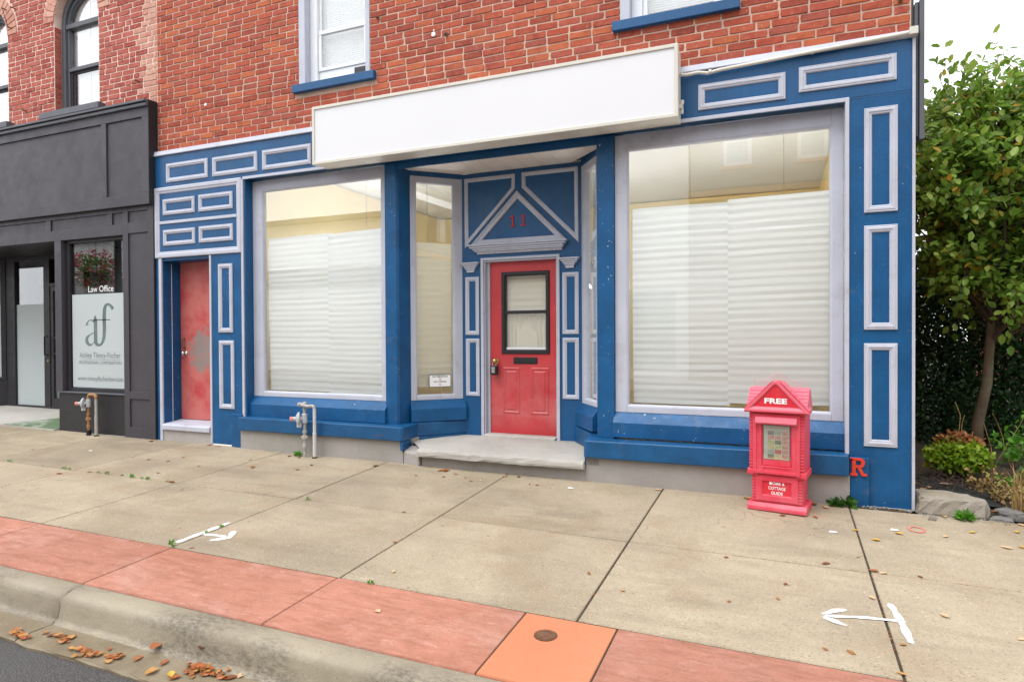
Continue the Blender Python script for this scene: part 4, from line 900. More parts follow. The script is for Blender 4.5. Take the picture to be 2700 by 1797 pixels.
# ------------------------------------------------------------------ newspaper box
nb = empty('newspaper_box', (-0.030, -0.312, gz(-0.03, -0.31)+0.001), 'red plastic newspaper box with a gabled roof standing on the pavement', 'newspaper box', rz=math.radians(-9))
def nbx(name, mt, b, bev=0.004, **k): return b.build(name, mt, nb, bev, local=True, **k)
q = MB(); q.prism_x([(-0.166, 0.0), (-0.166, 0.032), (-0.142, 0.062), (0.142, 0.062), (0.158, 0.032), (0.158, 0.0)], -0.222, 0.222); nbx('plinth', 'news', q, 0.006)
q = MB(); q.box(-0.190, 0.190, -0.132, 0.135, 0.0625, 0.292); nbx('lower_body', 'news', q)
q = MB(); q.box(-0.208, 0.208, -0.150, 0.145, 0.2925, 0.806); nbx('upper_body', 'news', q)
for s in (-1, 1):
    q = MB(); q.box(s*0.183-0.040, s*0.183+0.040, -0.160, 0.12, 0.282, 0.330); nbx('corner_block', 'news', q, 0.006)
    for kx, z0, n, dz, hw, xx, yy in ((0, 0.075, 9, 0.0235, 0.016, 0.171, -0.141), (1, 0.342, 19, 0.0238, 0.018, 0.187, -0.159)):
        for i in range(n):
            q = MB(); q.box(s*xx-hw, s*xx+hw, yy, yy+0.05, z0+i*dz, z0+i*dz+dz*0.72); nbx('quoin_brick', 'news', q, 0.002)
# lower front panel
q = MB(); q.frame([(-0.158, 0.075), (0.158, 0.075), (0.158, 0.286), (-0.158, 0.286)], [(0, 0), (0, 0.012), (0.008, 0.015), (0.045, 0.015), (0.052, 0.006), (0.054, 0.003)], -0.132); nbx('front_frame', 'news', q, 0)
q = MB(); q.box(-0.104, 0.104, -0.1345, -0.1325, 0.124, 0.246); nbx('print_panel', 'news_panel', q, 0)
for s_, zz, hh, ww in (('HOME &', 0.211, 0.022, 0.115), ('COTTAGE', 0.172, 0.024, 0.130), ('GUIDE', 0.133, 0.024, 0.088)):
    text('lettering', s_, 'paper_print', nb, 0.0, -0.1350, zz, height=hh, width=ww, bold=0.014, depth=0.001, local=True)
q = MB(); q.prism_y([(-0.056, 0.211), (-0.040, 0.211), (-0.040, 0.238), (-0.048, 0.250), (-0.056, 0.238)], -0.1366, -0.1352); nbx('house_emblem', 'paper_print', q, 0)
# door
q = MB(); q.frame([(-0.176, 0.296), (0.176, 0.296), (0.176, 0.778), (-0.176, 0.778)], [(0, 0), (0, 0.016), (0.008, 0.020), (0.026, 0.020), (0.030, 0.012), (0.062, 0.012), (0.068, 0.004), (0.070, -0.03)], -0.150); dr = nbx('door_frame', 'news', q, 0)
q = MB(); q.box(-0.1058, 0.1058, -0.158, -0.1505, 0.3655, 0.412); nbx('cross_bar', 'news', q, 0.004)
q = MB(); q.box(-0.1058, 0.1058, -0.153, -0.1502, 0.366, 0.708); nbx('poster_backing', 'news_panel', q, 0)
q = MB(); q.frame([(-0.108, 0.300), (0.108, 0.300), (0.108, 0.364), (-0.108, 0.364)], [(0, 0.0), (0.002, 0.016), (0.010, 0.018), (0.014, 0.008), (0.016, 0.004), (0.030, 0.004), (0.031, 0.003)], -0.150); q.box(-0.080, 0.080, -0.1545, -0.151, 0.328, 0.336); nbx('coin_recess', 'news', q, 0)
q = MB(); q.prism_x([(-0.150, 0.735), (-0.200, 0.700), (-0.207, 0.712), (-0.192, 0.752), (-0.150, 0.768)], -0.155, 0.155); nbx('awning', 'news_top', q, 0.004)
for i in range(12):
    q = MB(); q.prism_x([(-0.208, 0.714), (-0.193, 0.7535), (-0.186, 0.7565), (-0.201, 0.7165)], -0.150+i*0.0255, -0.150+i*0.0255+0.021); nbx('awning_rib', 'news_top', q, 0)
q = MB(); q.box(-0.104, 0.104, -0.160, -0.157, 0.414, 0.692); nbx('window_pane', 'glass', q, 0)
# roof: cross gable with shingles
q = MB(); q.prism_x([(-0.165, 0.806), (-0.168, 0.822), (-0.020, 0.975), (0.03, 0.985), (0.155, 0.822), (0.150, 0.806)], -0.226, 0.226); nbx('roof', 'news_top', q, 0.006)
q = MB(); q.prism_y([(-0.243, 0.790), (0.243, 0.790), (0.243, 0.806), (0.030, 1.030), (0.012, 1.042), (-0.012, 1.042), (-0.030, 1.030), (-0.243, 0.806)], -0.185, -0.02); nbx('gable', 'news', q, 0.006)
q = MB(); q.prism_y([(-0.185, 0.838), (0.185, 0.838), (0.020, 1.003), (0.0, 1.010), (-0.020, 1.003)], -0.190, -0.1852); nbx('gable_face', 'news_panel', q, 0.001)
q = MB(); q.frame([(-0.246, 0.798), (0.246, 0.798), (0.032, 1.026), (0.012, 1.040), (-0.012, 1.040), (-0.032, 1.026)], [(0, 0), (0, 0.014), (0.005, 0.018), (0.020, 0.016), (0.026, 0.006), (0.028, 0)], -0.185); nbx('gable_trim', 'news_top', q, 0)
q = MB(); q.prism_x([(-0.186, 0.797), (-0.205, 0.800), (-0.205, 0.816), (-0.188, 0.842), (-0.186, 0.842)], -0.20, 0.20); nbx('gable_ledge', 'news_top', q, 0.004)
for s in (-1, 1):
    for i in range(6):
        t = i/6; y0 = -0.168+0.148*t; z0 = 0.822+0.153*t
        q = MB(); q.prism_x([(y0-0.005, z0), (y0+0.020, z0+0.0255), (y0+0.0165, z0+0.029), (y0-0.0085, z0+0.008)], s*0.226, s*0.110 if i < 3 else s*0.06); nbx('shingle_row', 'news_top', q, 0)
    for i in range(6):
        t = (i+0.1)/6; xa = s*(0.243-0.21*t); za = 0.806+0.224*t; dx = -s*0.033; dz = 0.035
        q = MB(); q.prism_y([(xa, za+0.003), (xa+dx, za+dz+0.003), (xa+dx+s*0.004, za+dz+0.008), (xa+s*0.004, za+0.010)], -0.180, -0.02); nbx('shingle_row', 'news_top', q, 0)
text('lettering', 'FREE', 'paper_print', nb, 0.0, -0.1905, 0.868, height=0.040, width=0.168, bold=0.035, depth=0.001, local=True)
# the paper behind the pane
npx = empty('newspaper', (-0.030, -0.312, gz(-0.03, -0.31)+0.001), 'picture-covered newspaper behind the window of the red box', 'newspaper', rz=math.radians(-9))
MB().box(-0.100, 0.100, -0.1555, -0.1535, 0.416, 0.690).build('page', 'grey_sill', npx, 0, local=True)
MT['page_pale'] = paint('pale_page', (0.48, 0.52, 0.46), 0.6, 0.1, 30, 0.0)
MB().box(-0.095, 0.095, -0.1562, -0.1556, 0.420, 0.686).build('sheet', 'page_pale', npx, 0, local=True)
PC = [paint('print_colour', c, 0.6, 0.35, 70, 0.0) for c in ((0.20, 0.20, 0.12), (0.42, 0.45, 0.20), (0.50, 0.12, 0.10), (0.55, 0.45, 0.22), (0.25, 0.22, 0.20), (0.36, 0.40, 0.34), (0.52, 0.28, 0.22))]
for r in range(6):
    for c in range(3):
        MB().box(-0.066+c*0.054, -0.066+c*0.054+0.048, -0.1568, -0.1563, 0.428+r*0.037, 0.428+r*0.037+0.032).build('printed_picture', PC[(r*5+c*3+(r*c)) % 7], npx, 0, local=True)
text('headline', 'HOME & COTTAGE', 'lf_pale', npx, 0.008, -0.1564, 0.660, height=0.015, width=0.150, bold=0.01, depth=0.0004, local=True)

# ------------------------------------------------------------------ dark neighbour building
Nn = empty('dark_shopfront_building', (-10.5, 0.5, 0.05), 'brick building with a charcoal panelled shopfront and arched upper windows', 'building')
AW = [(-9.235, 0.475), (-11.27, 0.475)]; ZS = 5.93; ZSILL = 4.615
def arch_half(z, r): return r if z <= ZS else (math.sqrt(max(0, r*r-(z-ZS)**2)) if z < ZS+r else 0)
b = MB(); cx = [-16.0, AW[1][0]-0.475, AW[1][0]+0.475, AW[0][0]-0.475, AW[0][0]+0.475, -7.612]
for i in range(5):
    if i in (1, 3):
        c0 = (cx[i]+cx[i+1])/2
        b.box(cx[i], cx[i+1], 0.060, 0.32, 4.38, ZSILL-0.02)
        n = 14; R = 0.475
        for k in range(n):
            a0, a1 = math.pi*k/n, math.pi*(k+1)/n
            b.prism_y([(c0+R*math.cos(a0), ZS+R*math.sin(a0)), (c0+R*math.cos(a0), 7.2), (c0+R*math.cos(a1), 7.2), (c0+R*math.cos(a1), ZS+R*math.sin(a1))], 0.060, 0.32)
    else: b.box(cx[i], cx[i+1], 0.060, 0.32, 4.38, 7.2)
nwall = b.build('wall', 'mortar_n', Nn)
def blk_n(za, zb):
    out = []; zm = (za+zb)/2
    for c0, r in AW:
        if zb > ZSILL-0.09 and zm < ZSILL: out.append((c0-r-0.20, c0+r+0.12))
        elif zm >= ZSILL:
            hw = arch_half(zm, r) if zm <= ZS else max(arch_half(za, r+0.235), arch_half(zb, r+0.235))
            if hw > 0: out.append((c0-hw-0.004, c0+hw+0.004))
    return out
rn = lay(-15.9, -7.618, 4.42, 7.15, 4.415, blk_n, shift=0.02, headers=0.28)
def nm(r):
    e = -8.06+(0.10 if int(r[1]/0.29) % 2 else 0)
    return 'brick_pale' if r[0]-r[2]/2 > e else 'brick_n'
place_bricks(nwall, rn, 0.0535, None, nm)
for c0, r in AW:                                                       # arch rings
    n = 21
    for k in range(n):
        a0, a1 = math.pi*k/n+0.012, math.pi*(k+1)/n-0.012
        P = MB(); P.prism_y([(c0+(r+0.004)*math.cos(a0), ZS+(r+0.004)*math.sin(a0)), (c0+(r+0.228)*math.cos(a0), ZS+(r+0.228)*math.sin(a0)), (c0+(r+0.228)*math.cos(a1), ZS+(r+0.228)*math.sin(a1)), (c0+(r+0.004)*math.cos(a1), ZS+(r+0.004)*math.sin(a1))], 0.046, 0.10)
        P.build('arch_brick', 'brick_pale', nwall, 0.003)
for i, (c0, r) in enumerate(AW):
    for k in range(17):                                                # brick ends in the reveal
        zz = ZSILL+0.008+k*COURSE
        for s in (-1,): box('reveal_brick', 'brick_n', nwall, c0-r+0.0015, c0-r+0.012, 0.062, 0.150, zz, zz+COURSE-0.011, 0.002)
    W = MB(); yy = 0.155; n = 16
    def ring(r0, r1, y0, y1):
        for k in range(n):
            a0, a1 = math.pi*k/n, math.pi*(k+1)/n
            W.prism_y([(c0+r0*math.cos(a0), ZS+r0*math.sin(a0)), (c0+r1*math.cos(a0), ZS+r1*math.sin(a0)), (c0+r1*math.cos(a1), ZS+r1*math.sin(a1)), (c0+r0*math.cos(a1), ZS+r0*math.sin(a1))], y0, y1)
        W.box(c0-r1, c0-r0, y0, y1, ZSILL, ZS); W.box(c0+r0, c0+r1, y0, y1, ZSILL, ZS)
    ring(0.385, 0.458, yy, yy+0.10); ring(0.345, 0.3845, yy+0.035, yy+0.10)
    W.box(c0-0.3845, c0+0.3845, yy+0.012, yy+0.09, ZS-0.075, ZS-0.01)
    W.box(c0-0.344, c0+0.344, yy+0.020, yy+0.09, 5.235, 5.285)
    aw = W.build('arched_window', 'black' if False else 'grey_sill', Nn, 0.003)
    S = MB(); S.box(c0-0.344, c0-0.300, yy+0.05, yy+0.085, ZSILL, 5.2345); S.box(c0-0.300, c0-0.262, yy+0.062, yy+0.085, ZSILL, 5.2345); S.box(c0+0.305, c0+0.344, yy+0.05, yy+0.085, ZSILL, 5.2345); S.box(c0-0.300, c0+0.305, yy+0.055, yy+0.085, ZSILL, ZSILL+0.03); S.box(c0-0.300, c0+0.305, yy+0.055, yy+0.085, 5.205, 5.2345); S.build('sash', 'black', aw, 0.002)
    G = MB(); G.box(c0-0.343, c0+0.343, yy+0.070, yy+0.075, ZSILL+0.002, 5.2345); G.box(c0-0.343, c0+0.343, yy+0.070, yy+0.075, 5.286, ZS-0.076)
    G.prism_y([(c0+0.343*math.cos(math.pi*k/12), ZS-0.009+0.343*math.sin(math.pi*k/12)) for k in range(13)], yy+0.070, yy+0.075); G.build('pane', 'glass', aw)
    MB().box(c0-0.675, c0+0.600, -0.045, 0.155, ZSILL-0.088, ZSILL-0.002).build('sill', 'grey_sill', aw, 0.004)
    bl = MB(); bl.box(c0-0.40, c0-0.015, 0.275, 0.28, ZSILL-0.05, 6.45); bl.box(c0-0.005, c0+0.40, 0.282, 0.287, ZSILL-0.05, 6.45)
    tag(bl.build('window_blind', 'blind'), 'pair of plain white blinds in the arched window %s' % ('nearest the red brick building' if i == 0 else 'at the far left edge'), 'blind')
for hx, hz in ((-10.67, 6.02), (-10.80, 6.32), (-10.60, 6.30), (-10.35, 4.74), (-7.95, 4.80)):
    h = MB(); h.tube([(hx, 0.06, hz), (hx, -0.005, hz)], 0.009, 8); h.tube([(hx, -0.004, hz), (hx, -0.012, hz)], 0.016, 8); h.build('wall_anchor', 'iron', nwall)
MB().tube([(-10.80, -0.008, 6.32), (-10.72, -0.02, 6.18), (-10.67, -0.008, 6.02)], 0.006, 6).build('loose_cable', 'black', nwall)
# body
b = MB(); b.box(-16, -7.62, 0.33, 0.40, 4.38, 7.2); b.box(-16.0, -7.615, 1.2, 1.3, -0.1, 4.38); b.box(-7.70, -7.615, 0.12, 9.0, -0.1, 4.38); b.box(-16, -7.63, 8.9, 9.0, -0.1, 7.2); b.build('inner_shell', 'black', Nn)
box('roof', 'dark', Nn, -16, -7.63, 0.1, 9.0, 7.21, 7.3)
# charcoal fascia
fz0, fz1, fy = 3.122, 4.385, -0.090
fs = MB(); fs.box(-16, -7.612, fy+0.022, 0.12, fz0, fz1); fascia = fs.build('fascia', 'dark', Nn, 0.002)
bd = MB(); bd.box(-16, -7.612, fy, fy+0.0215, fz0, 3.272); bd.box(-16, -7.612, fy, fy+0.0215, 4.262, fz1); bd.box(-7.730, -7.612, fy, fy+0.0215, 3.2725, 4.2615); bd.box(-8.520, -8.420, fy, fy+0.0215, 3.2725, 4.2615); bd.build('fascia_rail', 'dark', fascia, 0.003)
cp_ = MB(); cp_.prism_x([(fy-0.035, 4.386), (fy-0.040, 4.420), (fy-0.010, 4.436), (fy-0.055, 4.440), (fy-0.055, 4.468), (0.055, 4.480), (0.055, 4.386)], -16, -7.608); cp_.build('fascia_cap', 'grey_sill', fascia, 0.003)
MB().box(-7.6118, -7.604, fy+0.002, 0.045, fz0+0.002, 4.470).build('end_board', 'black', fascia)
MB().box(-7.6118, -7.606, -0.02, 0.02, 0.03, 3.12).build('end_board', 'black', fascia)
# lower band with panels
ly = -0.030
lb_ = MB(); lb_.box(-16, -8.198, ly+0.018, 0.12, 2.762, 3.1215); band = lb_.build('signboard_band', 'dark', Nn, 0.002)
r = MB(); r.box(-16, -8.198, ly, ly+0.0175, 2.762, 2.905); r.box(-16, -8.198, ly, ly+0.0175, 3.062, 3.1215)
for x0, x1 in ((-9.812, -9.700), (-8.502, -8.405), (-11.1, -11.0)): r.box(x0, x1, ly, ly+0.0175, 2.9055, 3.0615)
r.build('band_rail', 'dark', band, 0.002)
pp = MB(); pp.box(-8.1975, -7.612, ly+0.018, 0.12, 0.028, 3.1215); npil = pp.build('pilaster', 'dark', Nn, 0.002)
r = MB(); r.box(-8.1975, -8.095, ly, ly+0.0175, 0.030, 3.1215); r.box(-7.715, -7.612, ly, ly+0.0175, 0.030, 3.1215)
for z0, z1 in ((0.030, 0.180), (0.560, 0.660), (2.772, 2.915), (3.062, 3.1215)): r.box(-8.0945, -7.7155, ly, ly+0.0175, z0, z1)
r.build('pilaster_rail', 'dark', npil, 0.002)
kw = MB(); kw.box(-9.598, -8.1985, -0.004, 0.12, 0.045, 0.598); kw.build('knee_wall', 'black', Nn, 0.003)
MB().box(-9.612, -8.1985, -0.030, 0.10, 0.599, 0.618).build('knee_cap', 'grey_sill', Nn, 0.003)
MB().box(-9.62, -8.1985, -0.02, 0.15, -0.06, 0.0445).build('concrete_base', 'conc_base', Nn)
ps = MB(); ps.box(-9.622, -9.478, ly, 0.12, 0.6185, 2.7615); ps.build('post', 'dark', Nn, 0.003)
f = MB(); f.box(-9.4775, -9.395, 0.03, 0.12, 0.6185, 2.7615); f.box(-9.3945, -8.1985, 0.03, 0.12, 0.6185, 0.668); f.box(-9.3945, -8.1985, 0.03, 0.12, 2.718, 2.7615)
nwin = f.build('shop_window', 'black', Nn, 0.003); nwin['label'] = 'law office window with frosted lower film and cut-out lettering'
MB().box(-9.3945, -8.1985, 0.062, 0.068, 0.6685, 2.7175).build('pane', 'glass_dark', nwin)
MB().box(-9.378, -8.1985, 0.056, 0.0615, 0.678, 1.992).build('frosted_film', 'frost', nwin)
cxl = -8.775
text('lettering', 'Law Office', 'paper_print', nwin, cxl, 0.0610, 2.020, height=0.085, width=0.52)
text('lettering', 'Ashley Tinney-Fischer', 'grey_print', nwin, cxl-0.03, 0.0555, 1.098, height=0.080, width=0.85)
text('lettering', 'PROFESSIONAL CORPORATION', 'grey_print', nwin, cxl-0.03, 0.0555, 1.010, height=0.045, width=0.87)
text('lettering', 'www.tinneyfischerlaw.com', 'grey_print', nwin, cxl-0.03, 0.0555, 0.775, height=0.070, width=0.94)
MB().box(cxl-0.45, cxl+0.39, 0.0548, 0.0556, 1.070, 1.075).build('lettering_rule', 'grey_print', nwin)
def stroke(pts, ws, y):
    s = MB(); n = len(pts); Lp = []; Rp = []
    for i in range(n):
        a = Vector(pts[max(0, i-1)]); c = Vector(pts[min(n-1, i+1)]); t = (c-a).normalized(); nn = Vector((-t.y, t.x)); q = Vector(pts[i]); Lp.append(q+nn*ws[i]/2); Rp.append(q-nn*ws[i]/2)
    s.add([(p.x, y, p.y) for p in Lp]+[(p.x, y, p.y) for p in Rp], [(i, i+1, n+i+1, n+i) for i in range(n-1)]); return s
def LX(u, v): return (-9.095+u*0.60, 1.268+v*0.585)
def crv(P, m=8):                                                      # Catmull-Rom through control points (u, v, width)
    out = []
    for i in range(len(P)-1):
        p0, p1, p2, p3 = P[max(0, i-1)], P[i], P[i+1], P[min(len(P)-1, i+2)]
        for k in range(m):
            t = k/m; out.append(tuple(0.5*((2*p1[j])+(-p0[j]+p2[j])*t+(2*p0[j]-5*p1[j]+4*p2[j]-p3[j])*t*t+(-p0[j]+3*p1[j]-3*p2[j]+p3[j])*t**3) for j in range(3)))
    out.append(P[-1]); return out
lg = MB()
def st_(P): 
    q = crv(P); s = stroke([LX(a, c) for a, c, _ in q], [wd_*0.6 for _, _, wd_ in q], 0.0550); lg.add([tuple(v) for v in s.v], s.f)
st_([(0.95, 0.86, 0.10), (0.90, 0.92, 0.085), (0.80, 0.98, 0.05), (0.70, 0.94, 0.09), (0.66, 0.82, 0.115), (0.65, 0.60, 0.12), (0.65, 0.36, 0.115), (0.62, 0.16, 0.10), (0.54, 0.04, 0.06), (0.44, 0.015, 0.06), (0.36, 0.07, 0.115), (0.345, 0.22, 0.12), (0.345, 0.45, 0.12), (0.345, 0.60, 0.12), (0.33, 0.68, 0.06), (0.37, 0.72, 0.01)])
st_([(0.25, 0.615, 0.015), (0.34, 0.618, 0.022), (0.60, 0.615, 0.022), (0.86, 0.615, 0.022)])
st_([(0.05, 0.49, 0.115), (0.05, 0.53, 0.06), (0.10, 0.59, 0.03), (0.20, 0.612, 0.03), (0.30, 0.57, 0.05)])
st_([(0.28, 0.315, 0.02), (0.16, 0.265, 0.03), (0.05, 0.19, 0.085), (0.04, 0.10, 0.11), (0.12, 0.025, 0.07), (0.22, 0.03, 0.03), (0.30, 0.10, 0.02)])
lg.build('monogram', 'teal_clear', nwin)
sk = MB(); sk.prism_y([(-8.24+0.055*math.cos(k*0.4), 0.755+0.062*math.sin(k*0.4)) for k in range(16)], 0.0535, 0.055); sk.build('round_sticker', 'paper_print', nwin)
# dim room behind
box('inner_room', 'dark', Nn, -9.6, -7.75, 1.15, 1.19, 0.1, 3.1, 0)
# recessed entrance
rc = MB(); rc.box(-16, -9.625, 0.121, 1.2, 2.770, 2.80); rc.build('recess_ceiling', 'black', Nn)
fl_ = MB(); fl_.prism_z([(-16, -0.06), (-9.625, -0.06), (-9.625, 1.10), (-16, 1.10)], -0.1, lambda x, y: gz(x, 0)+0.02+0.10*max(0, (y+0.06)/1.1)); fl_.build('recess_floor', 'step', Nn)
mt_ = MB(); mt_.prism_z([(-10.85, -0.05), (-9.64, -0.05), (-9.64, 0.55), (-10.35, 0.55)], lambda x, y: gz(x, 0)+0.0195+0.10*max(0, (y+0.06)/1.1), lambda x, y: gz(x, 0)+0.024+0.10*max(0, (y+0.06)/1.1)); tag(mt_.build('door_mat', 'carpet'), 'worn green mat on the floor of the dark recessed entrance', 'mat')
yb = 1.0
e1 = MB()
for x0, x1 in ((-12.62, -12.375), (-11.585, -11.43), (-10.70, -10.55)): e1.box(x0, x1, yb, yb+0.10, 0.12, 2.769)
for x0, x1 in ((-12.3745, -11.5855), (-11.4295, -10.7005)): e1.box(x0, x1, yb+0.002, yb+0.10, 0.12, 0.215); e1.box(x0, x1, yb+0.002, yb+0.10, 2.705, 2.769)
e1.box(-11.4295, -10.7005, yb+0.002, yb+0.10, 2.245, 2.300)
ent = e1.build('entrance_screen', 'black', Nn, 0.003)
MB().box(-12.374, -11.586, yb+0.04, yb+0.046, 0.216, 2.704).build('pane', 'glass_dark', ent)
MB().box(-12.374, -11.586, yb+0.034, yb+0.0395, 0.216, 1.955).build('frosted_film', 'frost', ent)
dd = MB(); dd.box(-11.425, -11.35, yb+0.01, yb+0.06, 0.216, 2.24); dd.box(-10.78, -10.705, yb+0.01, yb+0.06, 0.216, 2.24); dd.box(-11.3495, -10.7805, yb+0.01, yb+0.06, 0.216, 0.36); dd.box(-11.3495, -10.7805, yb+0.01, yb+0.06, 2.16, 2.24)
for zz in (1.10, 1.36): dd.box(-11.3495, -10.7805, yb+0.012, yb+0.04, zz, zz+0.03)
ndoor = dd.build('glass_door', 'black', Nn, 0.002)
MB().box(-11.349, -10.781, yb+0.041, yb+0.047, 0.361, 2.159).build('pane', 'glass_dark', ndoor)
MB().box(-11.349, -10.781, yb+0.048, yb+0.052, 0.361, 1.94).build('frosted_film', 'frost', ndoor)
MB().tube([(-11.49, yb, 1.40), (-11.49, yb-0.05, 1.395), (-11.49, yb-0.05, 1.09), (-11.49, yb, 1.085)], 0.012, 8).build('pull_handle', 'black_plastic', ndoor)
MB().lathe((-11.47, yb, 0.985), (0, -1, 0), [(0, 0.02), (0.012, 0.018), (0.014, 0.008)], 12).build('lock', 'brass', ndoor)
# angled window on the far side of the recess
M, L = local_frame((-13.9, 0.2), (-12.62, 1.0))
k = MB(M); k.box(0, L, 0, 0.08, 0.10, 0.64); k.build('knee_wall', 'black', Nn, 0.003)
k = MB(M); k.box(0, L, -0.01, 0.08, 0.641, 0.69); k.box(L-0.08, L, -0.01, 0.08, 0.6905, 2.769); k.box(0, L-0.0805, -0.01, 0.08, 2.70, 2.769); aw2 = k.build('angled_window', 'black', Nn, 0.003)
k = MB(M); k.box(0, L-0.081, 0.03, 0.036, 0.6905, 2.6995); k.build('pane', 'glass_dark', aw2)
k = MB(M); k.box(0, L-0.081, 0.024, 0.0295, 0.6905, 1.955); k.build('frosted_film', 'frost', aw2)

# ------------------------------------------------------------------ painted marks on the pavement
def spray_path(name, pts, wds, mt, label, closed=False):
    """soft-edged strokes laid 4 mm above the slabs; attribute 'edge' fades the border"""
    vs = []; fs = []; ed = []
    for seg, wd in zip(pts, wds):
        P = [Vector(p) for p in seg]; Q = []
        for i in range(len(P)-1):
            m_ = max(2, int((P[i+1]-P[i]).length/0.03))
            Q += [P[i].lerp(P[i+1], k/m_) for k in range(m_)]
        Q.append(P[-1]); n = len(Q); base = len(vs)
        for i, q in enumerate(Q):
            t = (Q[min(n-1, i+1)]-Q[max(0, i-1)]).normalized(); nn = Vector((-t.y, t.x))
            endf = min(1.0, i/2.0+0.25, (n-1-i)/2.0+0.25)
            for k, e in ((-1.15, 0.0), (-0.55, 0.72), (0, 1.0), (0.55, 0.72), (1.15, 0.0)):
                w_ = wd*0.75*(0.9+0.2*math.sin(i*1.3)); x, y = q.x+nn.x*k*w_, q.y+nn.y*k*w_
                vs.append((x, y, gz(x, y)+0.0045)); ed.append(e*endf)
        fs += [(base+i*5+k, base+i*5+k+1, base+(i+1)*5+k+1, base+(i+1)*5+k) for i in range(n-1) for k in range(4)]
    me = bpy.data.meshes.new(name); c = Vector(vs[0]); me.from_pydata([tuple(Vector(v)-c) for v in vs], [], fs); me.materials.append(MT[mt])
    a = me.attributes.new('edge', 'FLOAT', 'POINT'); a.data.foreach_set('value', ed)
    o = bpy.data.objects.new(name, me); o.location = c; COL.objects.link(o); return tag(o, label, 'painted mark')
spray_path('painted_arrow', [[(0.60, -2.140), (0.40, -2.165), (0.18, -2.225)], [(0.325, -2.095), (0.25, -2.14), (0.175, -2.222)], [(0.175, -2.222), (0.24, -2.265), (0.312, -2.308)], [(0.535, -1.925), (0.560, -2.14), (0.572, -2.395)]], [0.024, 0.034, 0.034, 0.034], 'spray', 'long white spray-painted arrow pointing left across a pavement joint')
spray_path('painted_arrow', [[(-4.040, -2.690), (-4.030, -2.45), (-4.022, -2.19)], [(-4.015, -2.475), (-3.90, -2.46), (-3.775, -2.455)], [(-3.850, -2.325), (-3.80, -2.39), (-3.755, -2.462), (-3.80, -2.51), (-3.862, -2.575)]], [0.044, 0.034, 0.042], 'spray', 'small white spray-painted arrow pointing right near the left kerb')
spray_path('painted_ring', [[(0.895+0.050*math.cos(a*0.45), -0.532+0.062*math.sin(a*0.45)) for a in range(15)]], [0.016], 'spray_red', 'faded red spray-painted ring on the pavement by the corner')
spray_path('painted_dash', [[(-4.305, -3.03), (-4.335, -3.00)], ], [0.013], 'spray_red', 'short red paint dash on the red paving band')
# curb-stop cover in the orange slab
vc = empty('valve_cover', (-1.112, -2.945, gz(-1.112, -2.945)), 'small rusty round valve cover set in the orange slab', 'valve cover')
MB().lathe((-1.112, -2.945, gz(-1.112, -2.945)-0.01), (0, 0, 1), [(0, 0.060), (0.013, 0.060), (0.015, 0.054), (0.0125, 0.050), (0.0125, 0.046)], 24).build('rim', 'iron', vc)
MB().lathe((-1.112, -2.945, gz(-1.112, -2.945)-0.01), (0, 0, 1), [(0, 0.046), (0.012, 0.046), (0.0145, 0.030), (0.0125, 0.022), (0.0155, 0.012), (0.016, 0.002)], 20).build('lid', 'iron', vc)

# ------------------------------------------------------------------ foliage helpers
LEAF = np.array([(0, 0, 0), (0.30, 0.35, 0.07), (0, 0.42, 0.0), (-0.30, 0.35, 0.07), (0.22, 0.75, 0.05), (-0.22, 0.75, 0.05), (0, 1.0, -0.05)])
LFAC = [(0, 1, 2), (0, 2, 3), (1, 4, 6, 2), (2, 6, 5, 3)]
DIAM = np.array([(0, 0, 0), (0.28, 0.45, 0.08), (0, 1.0, 0.0), (-0.28, 0.45, 0.08)]); DFAC = [(0, 1, 2), (0, 2, 3)]
def leaf_cloud(name, P, S, mt, parent=None, base=LEAF, faces=LFAC, up=0.35, dirs=None, kind=None, droop=0.0, front=0.3):
    n = len(P); k = len(base)
    d = rng.normal(size=(n, 3)) if dirs is None else dirs+rng.normal(size=(n, 3))*0.55
    d[:, 2] -= droop; d /= np.linalg.norm(d, axis=1)[:, None]
    nrm = rng.normal(size=(n, 3)); nrm[:, 2] = np.abs(nrm[:, 2])+up; nrm[:, 1] -= front
    s = np.cross(d, nrm); s /= np.linalg.norm(s, axis=1)[:, None]+1e-9; u = np.cross(s, d)
    V = P[:, None, :]+S[:, None, None]*(base[None, :, 0, None]*s[:, None, :]+base[None, :, 1, None]*d[:, None, :]+base[None, :, 2, None]*u[:, None, :])
    V = V.reshape(-1, 3); c = V.mean(0); c[2] = V[:, 2].min()
    loops = []; starts = []; tot = []; st = 0
    F = [np.array(f) for f in faces]; off = np.arange(n)*k
    lens = [len(f) for f in F]; per = sum(lens)
    flat = np.concatenate(F); L = (off[:, None]+flat[None, :]).reshape(-1)
    ls = np.cumsum([0]+lens[:-1]); starts = (np.arange(n)[:, None]*per+ls[None, :]).reshape(-1); tot = np.tile(lens, n)
    me = bpy.data.meshes.new(name); me.vertices.add(len(V)); me.vertices.foreach_set('co', (V-c).astype(np.float32).reshape(-1))
    me.loops.add(len(L)); me.loops.foreach_set('vertex_index', L.astype(np.int32)); me.polygons.add(len(starts))
    me.polygons.foreach_set('loop_start', starts.astype(np.int32)); me.polygons.foreach_set('loop_total', tot.astype(np.int32)); me.update(); me.validate()
    me.materials.append(MT[mt]); o = bpy.data.objects.new(name, me); o.location = Vector(c); link(o, parent); WL[o.name] = Vector(c)
    if kind: o['kind'] = kind
    return o
def limb(p0, p1, n, wob):
    p0, p1 = np.array(p0, float), np.array(p1, float); t = np.linspace(0, 1, n)[:, None]
    P = p0+(p1-p0)*t; P[:, 2] += np.sin(t[:, 0]*math.pi)*wob*0.6; P[1:-1] += rng.normal(size=(n-2, 3))*wob*0.35; return P
